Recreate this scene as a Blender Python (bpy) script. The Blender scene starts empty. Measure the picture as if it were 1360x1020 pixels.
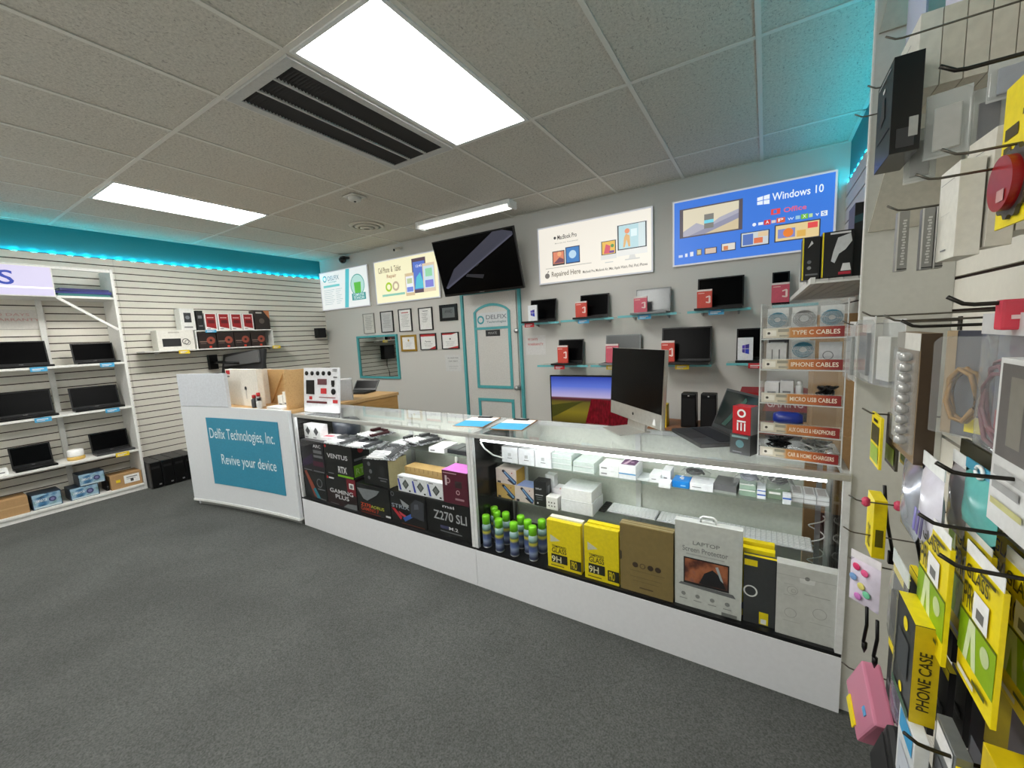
import bpy, bmesh, math, random
from mathutils import Vector, Matrix
random.seed(7)
S = bpy.context.scene
COL = S.collection
PI = math.pi

# ------------------------------------------------------------------ camera, world, exposure
CAM_Z = 1.52
FPX, YAW, PITCH, ROLL = 540.0, -0.560026, -0.1223946, -0.0491021
_f = Vector((math.sin(YAW)*math.cos(PITCH), math.cos(YAW)*math.cos(PITCH), math.sin(PITCH)))
_r0 = Vector((math.cos(YAW), -math.sin(YAW), 0)); _u0 = _r0.cross(_f)
_r = _r0*math.cos(ROLL) + _u0*math.sin(ROLL); _u = -_r0*math.sin(ROLL) + _u0*math.cos(ROLL)
cd = bpy.data.cameras.new('camera'); cam = bpy.data.objects.new('camera', cd); COL.objects.link(cam)
cd.sensor_fit = 'HORIZONTAL'; cd.sensor_width = 36.0; cd.lens = 36.0*FPX/1360.0
cd.clip_start = 0.02; cd.clip_end = 100
cam.matrix_world = Matrix(((_r.x, _u.x, -_f.x, 0), (_r.y, _u.y, -_f.y, 0), (_r.z, _u.z, -_f.z, CAM_Z), (0, 0, 0, 1)))
S.camera = cam
W = bpy.data.worlds.new('sky'); S.world = W; W.use_nodes = True
W.node_tree.nodes['Background'].inputs[0].default_value = (1.0, 0.97, 0.92, 1)
W.node_tree.nodes['Background'].inputs[1].default_value = 1.6
S.view_settings.view_transform = 'Standard'; S.view_settings.look = 'None'
S.view_settings.gamma = 1.0; S.view_settings.use_curve_mapping = False
S.view_settings.exposure = 0.2
TROFFER, TUBE, SIGN, CASE_LED, TEAL_LED = 21.0, 2.0, 0.76, 22.0, 1.6

# pixel (1360x1020 photograph) -> point on a plane of the room
def ray(x, y): return (x-680)/FPX*_r - (y-510)/FPX*_u + _f
def at_y(x, y, Y): d = ray(x, y); d *= Y/d.y; return Vector((d.x, d.y, d.z+CAM_Z))
def at_x(x, y, X): d = ray(x, y); d *= X/d.x; return Vector((d.x, d.y, d.z+CAM_Z))
def at_z(x, y, Z): d = ray(x, y); d *= (Z-CAM_Z)/d.z; return Vector((d.x, d.y, d.z+CAM_Z))

# ------------------------------------------------------------------ materials
def lin(c):
    o = []
    for v in c:
        v = v/255.0; o.append(v/12.92 if v <= 0.04045 else ((v+0.055)/1.055)**2.4)
    return (*o, 1)
_M = {}
def C(r, g=None, b=None, rough=0.5, metal=0.0, grain=0.06, bump=0.0, scale=60, spec=0.5, name=None):
    """procedural principled material: base colour with fine noise, optional relief"""
    if g is None: g = b = r
    k = ('c', r, g, b, rough, metal, grain, bump, scale, spec)
    if k in _M: return _M[k]
    m = bpy.data.materials.new(name or 'paint_%d_%d_%d' % (r, g, b)); m.use_nodes = True
    nt = m.node_tree; B = nt.nodes['Principled BSDF']; base = lin((r, g, b))
    B.inputs['Roughness'].default_value = rough; B.inputs['Metallic'].default_value = metal
    B.inputs['Specular IOR Level'].default_value = spec
    tc = nt.nodes.new('ShaderNodeTexCoord'); n = nt.nodes.new('ShaderNodeTexNoise')
    n.inputs['Scale'].default_value = scale; n.inputs['Detail'].default_value = 3
    nt.links.new(tc.outputs['Object'], n.inputs['Vector'])
    cr = nt.nodes.new('ShaderNodeValToRGB')
    cr.color_ramp.elements[0].position = 0.3; cr.color_ramp.elements[1].position = 0.7
    cr.color_ramp.elements[0].color = tuple(v*(1-grain) for v in base[:3])+(1,)
    cr.color_ramp.elements[1].color = tuple(min(1, v*(1+grain)) for v in base[:3])+(1,)
    nt.links.new(n.outputs['Fac'], cr.inputs['Fac']); nt.links.new(cr.outputs['Color'], B.inputs['Base Color'])
    if bump:
        bp = nt.nodes.new('ShaderNodeBump'); bp.inputs['Strength'].default_value = bump; bp.inputs['Distance'].default_value = 0.004
        nt.links.new(n.outputs['Fac'], bp.inputs['Height']); nt.links.new(bp.outputs['Normal'], B.inputs['Normal'])
    _M[k] = m; return m
def lit(r, g, b, s):
    k = ('l', r, g, b, s)
    if k in _M: return _M[k]
    m = bpy.data.materials.new('backlit_%d_%d_%d' % (r, g, b)); m.use_nodes = True
    B = m.node_tree.nodes['Principled BSDF']; B.inputs['Base Color'].default_value = tuple(v*0.25 for v in lin((r, g, b))[:3])+(1,)
    B.inputs['Emission Color'].default_value = lin((r, g, b)); B.inputs['Emission Strength'].default_value = s
    B.inputs['Roughness'].default_value = 0.4
    _M[k] = m; return m
def glassy(name, tint, milk=0.0, rough=0.02, f0=0.06):
    """thin clear sheet: tinted transparency, fresnel gloss, some milkiness"""
    k = ('g', name)
    if k in _M: return _M[k]
    m = bpy.data.materials.new(name); m.use_nodes = True; nt = m.node_tree
    for n in list(nt.nodes):
        if n.type != 'OUTPUT_MATERIAL': nt.nodes.remove(n)
    out = nt.nodes['Material Output']
    tr = nt.nodes.new('ShaderNodeBsdfTransparent'); tr.inputs[0].default_value = (*tint, 1)
    df = nt.nodes.new('ShaderNodeBsdfDiffuse'); df.inputs[0].default_value = (*[min(1, v) for v in tint], 1)
    gl = nt.nodes.new('ShaderNodeBsdfGlossy'); gl.inputs['Roughness'].default_value = rough
    m1 = nt.nodes.new('ShaderNodeMixShader'); m1.inputs[0].default_value = milk
    lw = nt.nodes.new('ShaderNodeLayerWeight'); lw.inputs['Blend'].default_value = 0.5
    pw = nt.nodes.new('ShaderNodeMath'); pw.operation = 'POWER'; pw.inputs[1].default_value = 5.0
    fr = nt.nodes.new('ShaderNodeMath'); fr.operation = 'MULTIPLY_ADD'; fr.inputs[1].default_value = 0.55; fr.inputs[2].default_value = 0.022
    nt.links.new(lw.outputs['Facing'], pw.inputs[0]); nt.links.new(pw.outputs[0], fr.inputs[0])
    m2 = nt.nodes.new('ShaderNodeMixShader')
    nt.links.new(tr.outputs[0], m1.inputs[1]); nt.links.new(df.outputs[0], m1.inputs[2])
    nt.links.new(fr.outputs[0], m2.inputs[0]); nt.links.new(m1.outputs[0], m2.inputs[1]); nt.links.new(gl.outputs[0], m2.inputs[2])
    nt.links.new(m2.outputs[0], out.inputs[0])
    _M[k] = m; return m
def noise_mat(name, stops, scale=8, rough=0.6, stretch=(1, 1, 1), detail=4, wave=False):
    """printed artwork or grain: colour ramp over stretched noise"""
    k = ('n', name)
    if k in _M: return _M[k]
    m = bpy.data.materials.new(name); m.use_nodes = True; nt = m.node_tree; B = nt.nodes['Principled BSDF']
    B.inputs['Roughness'].default_value = rough
    tc = nt.nodes.new('ShaderNodeTexCoord'); mp = nt.nodes.new('ShaderNodeMapping'); mp.inputs['Scale'].default_value = stretch
    n = nt.nodes.new('ShaderNodeTexNoise'); n.inputs['Scale'].default_value = scale; n.inputs['Detail'].default_value = detail
    nt.links.new(tc.outputs['Object'], mp.inputs[0]); nt.links.new(mp.outputs[0], n.inputs['Vector'])
    cr = nt.nodes.new('ShaderNodeValToRGB')
    while len(cr.color_ramp.elements) < len(stops): cr.color_ramp.elements.new(0.5)
    for e, (p, c) in zip(cr.color_ramp.elements, stops): e.position = p; e.color = lin(c)
    nt.links.new(n.outputs['Fac'], cr.inputs['Fac']); nt.links.new(cr.outputs['Color'], B.inputs['Base Color'])
    _M[k] = m; return m
def gradient_mat(name, axis, lo, hi, stops, s=0.0, rough=0.5):
    k = ('gr', name)
    if k in _M: return _M[k]
    m = bpy.data.materials.new(name); m.use_nodes = True; nt = m.node_tree; B = nt.nodes['Principled BSDF']
    B.inputs['Roughness'].default_value = rough
    tc = nt.nodes.new('ShaderNodeTexCoord'); sp = nt.nodes.new('ShaderNodeSeparateXYZ'); mr = nt.nodes.new('ShaderNodeMapRange')
    mr.inputs['From Min'].default_value = lo; mr.inputs['From Max'].default_value = hi
    nt.links.new(tc.outputs['Object'], sp.inputs[0]); nt.links.new(sp.outputs[axis], mr.inputs['Value'])
    cr = nt.nodes.new('ShaderNodeValToRGB')
    while len(cr.color_ramp.elements) < len(stops): cr.color_ramp.elements.new(0.5)
    for e, (p, c) in zip(cr.color_ramp.elements, stops): e.position = p; e.color = lin(c)
    nt.links.new(mr.outputs[0], cr.inputs['Fac']); nt.links.new(cr.outputs['Color'], B.inputs['Base Color'])
    if s:
        nt.links.new(cr.outputs['Color'], B.inputs['Emission Color']); B.inputs['Emission Strength'].default_value = s
    _M[k] = m; return m

WHITE = C(232, 234, 232, 0.45); OFFWHITE = C(214, 213, 206, 0.5); BLACK = C(10, 10, 11, 0.35, spec=0.3); NEARBLACK = C(26, 26, 28, 0.5)
SCREEN = C(3, 3, 4, 0.25, spec=0.06); ALU = C(190, 192, 194, 0.3, 0.9); STEEL = C(120, 118, 112, 0.32, 1.0); DARKSTEEL = C(58, 56, 52, 0.35, 0.9)
TEAL = C(78, 165, 170, 0.5); KRAFT = C(170, 135, 92, 0.7, bump=0.1); PAPER = C(236, 236, 234, 0.7)
WOOD = noise_mat('light_wood', [(0.3, (190, 150, 98)), (0.55, (206, 168, 116)), (0.8, (182, 140, 88))], 6, 0.5, (1, 12, 12))
GLASS = glassy('clear_glass', (0.985, 0.992, 0.988)); SHELFGLASS = glassy('green_glass', (0.93, 0.975, 0.95), 0.03)
CLEAR = glassy('clear_plastic', (0.95, 0.96, 0.96), 0.10, 0.12); MILKY = glassy('milky_plastic', (0.9, 0.91, 0.9), 0.38, 0.2)
BLUEBAG = glassy('lavender_bag', (0.72, 0.76, 0.9), 0.6, 0.25); PINKCLEAR = glassy('pink_clear', (0.85, 0.35, 0.5), 0.6, 0.2)

# ------------------------------------------------------------------ mesh building
class MB:
    def __init__(s): s.v = []; s.f = []; s.smooth = []
    def add(s, vs, fs, smooth=False, mat=None):
        o = len(s.v); s.v += [tuple(mat @ Vector(p)) if mat else tuple(p) for p in vs]
        s.f += [tuple(i+o for i in f) for f in fs]; s.smooth += [smooth]*len(fs); return s
    def box(s, x0, x1, y0, y1, z0, z1, mat=None):
        return s.add([(x0, y0, z0), (x1, y0, z0), (x1, y1, z0), (x0, y1, z0), (x0, y0, z1), (x1, y0, z1), (x1, y1, z1), (x0, y1, z1)],
                     [(0, 3, 2, 1), (4, 5, 6, 7), (0, 1, 5, 4), (1, 2, 6, 5), (2, 3, 7, 6), (3, 0, 4, 7)], mat=mat)
    def prism(s, pts, axis, a, b):
        """2-D outline (counter-clockwise) extruded along axis from a to b"""
        def P(q, t):
            return {'x': (t, q[0], q[1]), 'y': (q[0], t, q[1]), 'z': (q[0], q[1], t)}[axis]
        n = len(pts); vs = [P(q, a) for q in pts]+[P(q, b) for q in pts]
        return s.add(vs, [tuple(range(n))[::-1], tuple(range(n, 2*n))]+[(i, (i+1) % n, (i+1) % n+n, i+n) for i in range(n)])
    def lathe(s, prof, seg=16, mat=None):
        vs = []; fs = []
        for r, z in prof:
            for k in range(seg): a = 2*PI*k/seg; vs.append((r*math.cos(a), r*math.sin(a), z))
        for i in range(len(prof)-1):
            for k in range(seg): fs.append((i*seg+k, i*seg+(k+1) % seg, (i+1)*seg+(k+1) % seg, (i+1)*seg+k))
        fs.append(tuple(range(seg))[::-1]); fs.append(tuple((len(prof)-1)*seg+k for k in range(seg)))
        return s.add(vs, fs, True, mat)
    def tube(s, pts, r, seg=8, closed=False):
        pts = [Vector(p) for p in pts]; n = len(pts); vs = []; fs = []
        up = Vector((0, 0, 1))
        for i, p in enumerate(pts):
            t = (pts[(i+1) % n]-pts[i-1]) if closed else (pts[min(i+1, n-1)]-pts[max(i-1, 0)])
            t.normalize(); ref = up if abs(t.dot(up)) < 0.95 else Vector((1, 0, 0))
            a = t.cross(ref).normalized(); b = t.cross(a)
            for k in range(seg): q = 2*PI*k/seg; vs.append(p+a*r*math.cos(q)+b*r*math.sin(q))
        m = n if closed else n-1
        for i in range(m):
            j = (i+1) % n
            for k in range(seg): fs.append((i*seg+k, i*seg+(k+1) % seg, j*seg+(k+1) % seg, j*seg+k))
        if not closed: fs.append(tuple(range(seg))); fs.append(tuple((n-1)*seg+k for k in range(seg))[::-1])
        return s.add(vs, fs, True)
    def build(s, name, mat, parent=None, loc=(0, 0, 0), rot=(0, 0, 0), bevel=0.0):
        me = bpy.data.meshes.new(name); me.from_pydata(s.v, [], s.f)
        me.polygons.foreach_set('use_smooth', s.smooth)
        bm = bmesh.new(); bm.from_mesh(me); bmesh.ops.recalc_face_normals(bm, faces=bm.faces)
        if bevel:
            bmesh.ops.bevel(bm, geom=[e for e in bm.edges if e.is_manifold and e.calc_face_angle(0) > 0.6], offset=bevel, segments=2, affect='EDGES', profile=0.6)
        bm.to_mesh(me); bm.free(); me.update()
        me.materials.append(mat)
        o = bpy.data.objects.new(name, me); COL.objects.link(o)
        o.location = loc; o.rotation_euler = rot
        if parent: o.parent = parent
        return o
def bx(name, x0, x1, y0, y1, z0, z1, mat, parent=None, bevel=0.0):
    """box whose origin sits at its base centre"""
    cx, cy = (x0+x1)/2, (y0+y1)/2
    return MB().box(x0-cx, x1-cx, y0-cy, y1-cy, 0, z1-z0).build(name, mat, parent, (cx, cy, z0), bevel=bevel)
def struct(o): o['kind'] = 'structure'; return o
def tag(o, label, cat, group=None):
    o['label'] = label; o['category'] = cat
    if group: o['group'] = group
    return o
def thing(name, label, cat, loc=(0, 0, 0), rotz=0, group=None):
    o = bpy.data.objects.new(name, None); COL.objects.link(o); o.location = loc; o.rotation_euler = (0, 0, rotz)
    o.empty_display_size = 0.05
    return tag(o, label, cat, group)

# flat lettering
_T = {}
def text_outline(txt, bold=0.0):
    k = (txt, bold)
    if k in _T: return _T[k]
    cu = bpy.data.curves.new('t', 'FONT'); cu.body = txt; cu.size = 1; cu.resolution_u = 3; cu.offset = bold; cu.align_x = 'CENTER'
    ob = bpy.data.objects.new('t', cu); COL.objects.link(ob)
    dg = bpy.context.evaluated_depsgraph_get(); dg.update()
    me = ob.evaluated_get(dg).to_mesh()
    vs = [(v.co.x, v.co.y) for v in me.vertices]; fs = [tuple(p.vertices) for p in me.polygons]
    ob.evaluated_get(dg).to_mesh_clear(); bpy.data.objects.remove(ob); bpy.data.curves.remove(cu)
    xs = [v[0] for v in vs]; ys = [v[1] for v in vs]; x0, x1, y0, y1 = min(xs), max(xs), min(ys), max(ys)
    vs = [((x-x0)/(x1-x0), (y-y0)/max(1e-6, y1-y0)) for x, y in vs]
    _T[k] = (vs, fs, (x1-x0)/max(1e-6, y1-y0)); return _T[k]
class Face:
    """a flat face to print on: origin (lower left), u and v edges, outward normal"""
    def __init__(s, o, u, v): s.o = Vector(o); s.u = Vector(u); s.v = Vector(v); s.n = s.u.cross(s.v).normalized(); s.k = 0
    def P(s, a, b, lift): return s.o+s.u*a+s.v*b+s.n*lift
def box_face(f, w, d, h):
    return {'F': Face((-w/2, -d/2, 0), (w, 0, 0), (0, 0, h)), 'R': Face((w/2, -d/2, 0), (0, d, 0), (0, 0, h)),
            'L': Face((-w/2, d/2, 0), (0, -d, 0), (0, 0, h)), 'T': Face((-w/2, -d/2, h), (w, 0, 0), (0, d, 0)),
            'B': Face((w/2, d/2, 0), (-w, 0, 0), (0, 0, h)), 'D': Face((-w/2, d/2, 0), (w, 0, 0), (0, -d, 0))}[f]
def put(face, parent, items, lift=0.0007, step=0.0003):
    """print items onto a face. rect(u0,u1,v0,v1) poly([...]) disc(u,v,r) ring(u,v,r0,r1) text(u0,u1,v0,v1,str)"""
    for it in items:
        kind, mat = it[0], it[-1]; face.k += 1; L = lift+step*face.k; mb = MB(); name = 'printed_panel'
        asp = face.u.length/face.v.length
        if kind == 'rect':
            _, a, b, c, d, _m = it; mb.add([face.P(a, c, L), face.P(b, c, L), face.P(b, d, L), face.P(a, d, L)], [(0, 1, 2, 3)])
        elif kind == 'poly':
            p = it[1]; mb.add([face.P(a, b, L) for a, b in p], [tuple(range(len(p)))])
        elif kind == 'disc':
            _, a, b, r, _m = it; mb.add([face.P(a+r*math.cos(t*PI/10), b+r*asp*math.sin(t*PI/10), L) for t in range(20)], [tuple(range(20))]); name = 'printed_disc'
        elif kind == 'ring':
            _, a, b, r0, r1, _m = it
            vs = [face.P(a+r*math.cos(t*PI/12), b+r*asp*math.sin(t*PI/12), L) for r in (r0, r1) for t in range(24)]
            mb.add(vs, [(t, t+24, (t+1) % 24+24, (t+1) % 24) for t in range(24)]); name = 'printed_ring'
        elif kind == 'text':
            _, a, b, c, d, s, _m = it; vs, fs, _asp = text_outline(s, 0.012)
            mb.add([face.P(a+(b-a)*x, c+(d-c)*y, L) for x, y in vs], fs); name = 'lettering'
        mb.build(name, mat, parent)
def carton(name, label, cat, loc, size, rotz=0, mat=None, prints=(), group=None, bevel=0.0015, tilt=0.0, lean=0.0):
    """closed box standing at loc (base centre), front towards local -y; prints = [(face, [items])]"""
    w, d, h = size
    o = MB().box(-w/2, w/2, -d/2, d/2, 0, h).build(name, mat or WHITE, None, loc, (tilt, lean, rotz), bevel)
    for f, items in prints: put(box_face(f, w, d, h), o, items)
    return tag(o, label, cat, group)
# ------------------------------------------------------------------ the room
XL, XR, YB, YF, H = -6.24, 0.52, 4.20, -2.4, 2.848
carpet = C(85, 87, 85, 0.95, grain=0.36, bump=0.8, scale=165, spec=0.15, name='charcoal_carpet')
nt = carpet.node_tree
n2 = nt.nodes.new('ShaderNodeTexNoise'); n2.inputs['Scale'].default_value = 2.2; n2.inputs['Detail'].default_value = 5
mx = nt.nodes.new('ShaderNodeMix'); mx.data_type = 'RGBA'; mx.blend_type = 'MULTIPLY'; mx.inputs[0].default_value = 1
rp = nt.nodes.new('ShaderNodeValToRGB'); rp.color_ramp.elements[0].color = (0.82, 0.82, 0.82, 1); rp.color_ramp.elements[0].position = 0.35
rp.color_ramp.elements[1].position = 0.65
src = [l for l in nt.links if l.to_socket.name == 'Base Color'][0].from_socket
nt.links.new([n for n in nt.nodes if n.type == 'TEX_COORD'][0].outputs['Object'], n2.inputs['Vector'])
nt.links.new(n2.outputs['Fac'], rp.inputs['Fac']); nt.links.new(src, mx.inputs[6]); nt.links.new(rp.outputs['Color'], mx.inputs[7])
nt.links.new(mx.outputs[2], nt.nodes['Principled BSDF'].inputs['Base Color'])
struct(bx('floor', XL-.1, XR+.1, YF-.1, YB+.1, -0.1, 0, carpet))
wallpaint = C(206, 204, 199, 0.7, grain=0.02, bump=0.05, scale=120, name='grey_white_wall_paint')
tealpaint = C(28, 140, 152, 0.6, grain=0.03, name='teal_wall_paint')
struct(bx('wall_back', XL-.1, XR+.1, YB, YB+.1, 0, H+.1, wallpaint))
wl = struct(bx('wall_left', XL-.1, XL, YF, YB, 0, H+.1, tealpaint))
wr = struct(bx('wall_right', XR, XR+.1, YF, YB, 0, H+.1, tealpaint))
slatm = C(224, 220, 209, 0.5, grain=0.02, name='slatwall_laminate'); groove = C(58, 38, 32, 0.8, name='slat_groove_brown')
def slatwall(par, xface, sign, top, pitch, seams):
    th = 0.014; px = par.location
    for k, (a, b) in enumerate(zip(seams[:-1], seams[1:])):
        # brown core that shows in the grooves
        o = MB().box(-0.002, 0.002, a, b, 0.02, top).build('groove_core', groove, par, (xface+sign*0.002-px.x, -px.y, -px.z))
        me = None; z = top
        while z > 0.03:
            h = min(pitch-0.0105, z-0.02)
            if me is None or h < pitch-0.0106:
                s = MB().box(-th/2, th/2, a+.001, b-.001, -h, 0).build('slat', slatm, par); me = s.data
            else:
                s = bpy.data.objects.new('slat', me); COL.objects.link(s); s.parent = par
            s.location = (xface+sign*(0.004+th/2)-px.x, -px.y, z-px.z); z -= pitch
slatwall(wl, XL, 1, 2.56, 0.0762, [YF, -0.75, 1.655, YB])
slatwall(wr, XR, -1, 2.535, 0.1016, [YF, -0.55, 1.86, YB])
# shop front behind the camera: glazing that lets daylight in
wf = struct(bx('wall_front', XL-.1, XR+.1, YF-.1, YF, 0, 0.45, wallpaint))
bx('lintel', -3.38, 3.38, -0.05, 0.05, 2.45, H+.1, wallpaint, wf)
bx('pier', -3.38, -2.6, -0.05, 0.05, 0.45, 2.45, wallpaint, wf); bx('pier', 2.3, 3.38, -0.05, 0.05, 0.45, 2.45, wallpaint, wf)
w1 = struct(bx('window_1', -5.46, -0.56, YF-.06, YF-.05, 0.45, 2.45, GLASS))
for x in (-2.45, -0.82, 0.82, 2.45): bx('mullion', x-.03, x+.03, -0.02, 0.04, 0, 2.0, ALU, w1)
# ceiling: plenum board, tiles, tee bars
ceil = struct(bx('ceiling', XL-.1, XR+.1, YF, YB, H+.03, H+.09, C(90, 90, 88, 0.9)))
tile_m = C(210, 206, 195, 0.9, grain=0.10, bump=0.75, scale=70, spec=0.1, name='mineral_fibre_tile')
nt = tile_m.node_tree; tcn = [n for n in nt.nodes if n.type == 'TEX_COORD'][0]
mp = nt.nodes.new('ShaderNodeMapping'); mp.inputs['Scale'].default_value = (1, .45, 1); n3 = nt.nodes.new('ShaderNodeTexNoise'); n3.inputs['Scale'].default_value = 120; n3.inputs['Detail'].default_value = 2; n3.inputs['Distortion'].default_value = 1.5
cr3 = nt.nodes.new('ShaderNodeValToRGB'); cr3.color_ramp.elements[0].position = .31; cr3.color_ramp.elements[1].position = .42; cr3.color_ramp.elements[0].color = (.60, .59, .58, 1)
mx3 = nt.nodes.new('ShaderNodeMix'); mx3.data_type = 'RGBA'; mx3.blend_type = 'MULTIPLY'; mx3.inputs[0].default_value = 1
src3 = [l for l in nt.links if l.to_socket.name == 'Base Color'][0].from_socket
nt.links.new(tcn.outputs['Object'], mp.inputs[0]); nt.links.new(mp.outputs[0], n3.inputs['Vector']); nt.links.new(n3.outputs['Fac'], cr3.inputs['Fac'])
nt.links.new(src3, mx3.inputs[6]); nt.links.new(cr3.outputs['Color'], mx3.inputs[7]); nt.links.new(mx3.outputs[2], nt.nodes['Principled BSDF'].inputs['Base Color'])
teem = C(226, 223, 214, 0.5, grain=0.02, name='tee_bar_paint')
gx = [XL]+[-4.3279+.6096*i for i in range(-3, 8)]+[XR]; gy = [YF]+[1.2081+1.2192*j for j in range(-2, 3)]+[YB]
cl = ceil.location
fixtures = {(5, 2): 't', (3, 2): 't', (7, 2): 't'}
IX = lambda i: i+4      # grid line i sits at gx[i+4]
open_cells = {(IX(4), 3), (IX(-1), 3), (IX(3), 3), (IX(-1), 1), (IX(4), 1)}
_tm = {}
for i in range(len(gx)-1):
    for j in range(len(gy)-1):
        if (i, j) in open_cells: continue
        k = (round(gx[i+1]-gx[i], 3), round(gy[j+1]-gy[j], 3))
        t = bpy.data.objects.new('ceiling_tile', _tm[k]) if k in _tm else None
        if t is None:
            t = MB().box(-k[0]/2+.006, k[0]/2-.006, -k[1]/2+.006, k[1]/2-.006, 0, .014).build('ceiling_tile', tile_m, ceil, bevel=.002); _tm[k] = t.data
        else: COL.objects.link(t); t.parent = ceil
        t.location = ((gx[i]+gx[i+1])/2-cl.x, (gy[j]+gy[j+1])/2-cl.y, H+.004+random.uniform(0, .003)-cl.z)
def teebar(x0, x1, y0, y1):
    return MB().box(x0-cl.x, x1-cl.x, y0-cl.y, y1-cl.y, H-cl.z, H+.004-cl.z).build('tee_bar', teem, ceil)
for x in gx[1:-1]:
    for j in range(len(gy)-1): teebar(x-.012, x+.012, gy[j]+.012, gy[j+1]-.012)
for y in gy[1:-1]: teebar(XL, XR, y-.012, y+.012)
for (a, b, c, d) in ((XL, XL+.022, YF, YB), (XR-.022, XR, YF, YB), (XL+.022, XR-.022, YB-.022, YB), (XL+.022, XR-.022, YF, YF+.022)): teebar(a, b, c, d)

# recessed fluorescent troffers
diff_m = bpy.data.materials.new('lit_prismatic_diffuser'); diff_m.use_nodes = True
B = diff_m.node_tree.nodes['Principled BSDF']; B.inputs['Base Color'].default_value = (0.85, 0.87, 0.88, 1); B.inputs['Emission Color'].default_value = (1.0, 0.985, 0.94, 1)
B.inputs['Emission Strength'].default_value = TROFFER
def troffer(i, j, label):
    x0, x1, y0, y1 = gx[IX(i)], gx[IX(i)+1], gy[j], gy[j+1]; w, l = (x1-x0)/2-.014, (y1-y0)/2-.014
    t = thing('ceiling_light', label, 'ceiling light', ((x0+x1)/2, (y0+y1)/2, H), 0, 'recessed ceiling light panels')
    f = MB()
    for a, b, c, d in ((-w, w, -l, -l+.02), (-w, w, l-.02, l), (-w, -w+.02, -l+.02, l-.02), (w-.02, w, -l+.02, l-.02)): f.box(a, b, c, d, -.006, .012)
    f.build('frame', WHITE, t)
    MB().box(-w, w, -l, l, .026, .029).build('housing', WHITE, t)
    MB().box(-w+.02, w-.02, -l+.02, l-.02, .004, .010).build('diffuser', diff_m, t)
troffer(4, 3, 'large bright recessed ceiling light panel beside the black air vent')
troffer(-1, 3, 'narrow-looking recessed ceiling light panel nearest the teal wall band')
troffer(-1, 1, 'added unseen ceiling light panel behind the camera towards the teal wall')  # extra lamp out of view, added to light the room
troffer(4, 1, 'added unseen ceiling light panel behind the camera towards the hook wall')  # also added unseen, for more room light
# return-air grille
x0, x1, y0, y1 = gx[IX(3)], gx[IX(3)+1], gy[3], gy[4]; w, l = (x1-x0)/2-.014, (y1-y0)/2-.014
v = thing('ceiling_vent', 'white framed rectangular air vent with black louvre slots in the ceiling', 'vent', ((x0+x1)/2, (y0+y1)/2, H))
f = MB()
for a, b, c, d in ((-w, w, -l, -l+.055), (-w, w, l-.055, l), (-w, -w+.05, -l+.055, l-.055), (w-.05, w, -l+.055, l-.055)): f.box(a, b, c, d, -.012, .006)
f.build('frame', C(196, 196, 192, 0.5), v, bevel=.002)
MB().box(-w+.01, w-.01, -l+.01, l-.01, .024, .029).build('backing', C(10, 10, 10, 0.9), v)
slotm = C(38, 36, 34, 0.6); lm = None
nb = 58
for k in range(nb):
    y = -l+.055+(2*l-.11)*(k+.5)/nb
    if lm is None:
        o = MB().box(-w+.05, w-.05, -.0009, .0009, -.008, .008).build('louvre', slotm, v); lm = o.data
    else: o = bpy.data.objects.new('louvre', lm); COL.objects.link(o); o.parent = v
    o.location = (0, y, 0); o.rotation_euler = (math.radians(38), 0, 0)
for q in (1/3, 2/3): bx('divider_bar', -w+.05+(2*w-.1)*q-.007, -w+.05+(2*w-.1)*q+.007, -l+.055, l-.055, -.012, .01, C(190, 190, 186, 0.5), v)
# surface mounted twin tube light
a = at_z(553, 303, 2.80); b = at_z(680, 277, 2.80)
t = thing('tube_light', 'surface mounted twin tube light fixture on ceiling above the television', 'ceiling light', ((-3.47-2.18)/2, 3.67, H))
MB().prism([(-.075, 0), (-.055, -.035), (.055, -.035), (.075, 0)], 'x', -.64, .64).build('housing', WHITE, t)
tubem = lit(255, 253, 245, TUBE)
for y in (-.032, .032):
    MB().tube([(-.60, y, -.056), (.60, y, -.056)], .013, 10).build('lamp_tube', tubem, t)
for x in (-.63, .63): bx('end_cap', x-.012, x+.012, -.07, .07, -.075, -.001, WHITE, t, .003)
# smoke detector, round diffuser
p = at_z(471, 262, 2.84)
t = thing('smoke_detector', 'square white smoke detector on ceiling between the two light panels', 'smoke detector', (p.x, p.y, H))
MB().box(-.075, .075, -.075, .075, -.012, -.001).build('base_plate', OFFWHITE, t, bevel=.003)
MB().lathe([(.06, -.012), (.058, -.035), (.04, -.045), (.0, -.045)][::-1], 20).build('sensor_cover', OFFWHITE, t)
MB().lathe([(.008, -.052), (.012, -.044)], 10).build('sensor_button', BLACK, t)
p = at_z(487, 300, 2.848)
t = thing('air_diffuser', 'round white air diffuser in the ceiling near the back wall', 'vent', (p.x, p.y, H))
for r0, z in ((.20, 0), (.14, -.012), (.08, -.024)):
    MB().lathe([(r0, z-.001), (r0-.025, z-.012), (r0-.05, z-.012), (r0-.03, z-.001)], 28).build('diffuser_ring', C(212, 206, 190, 0.5), t)
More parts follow.
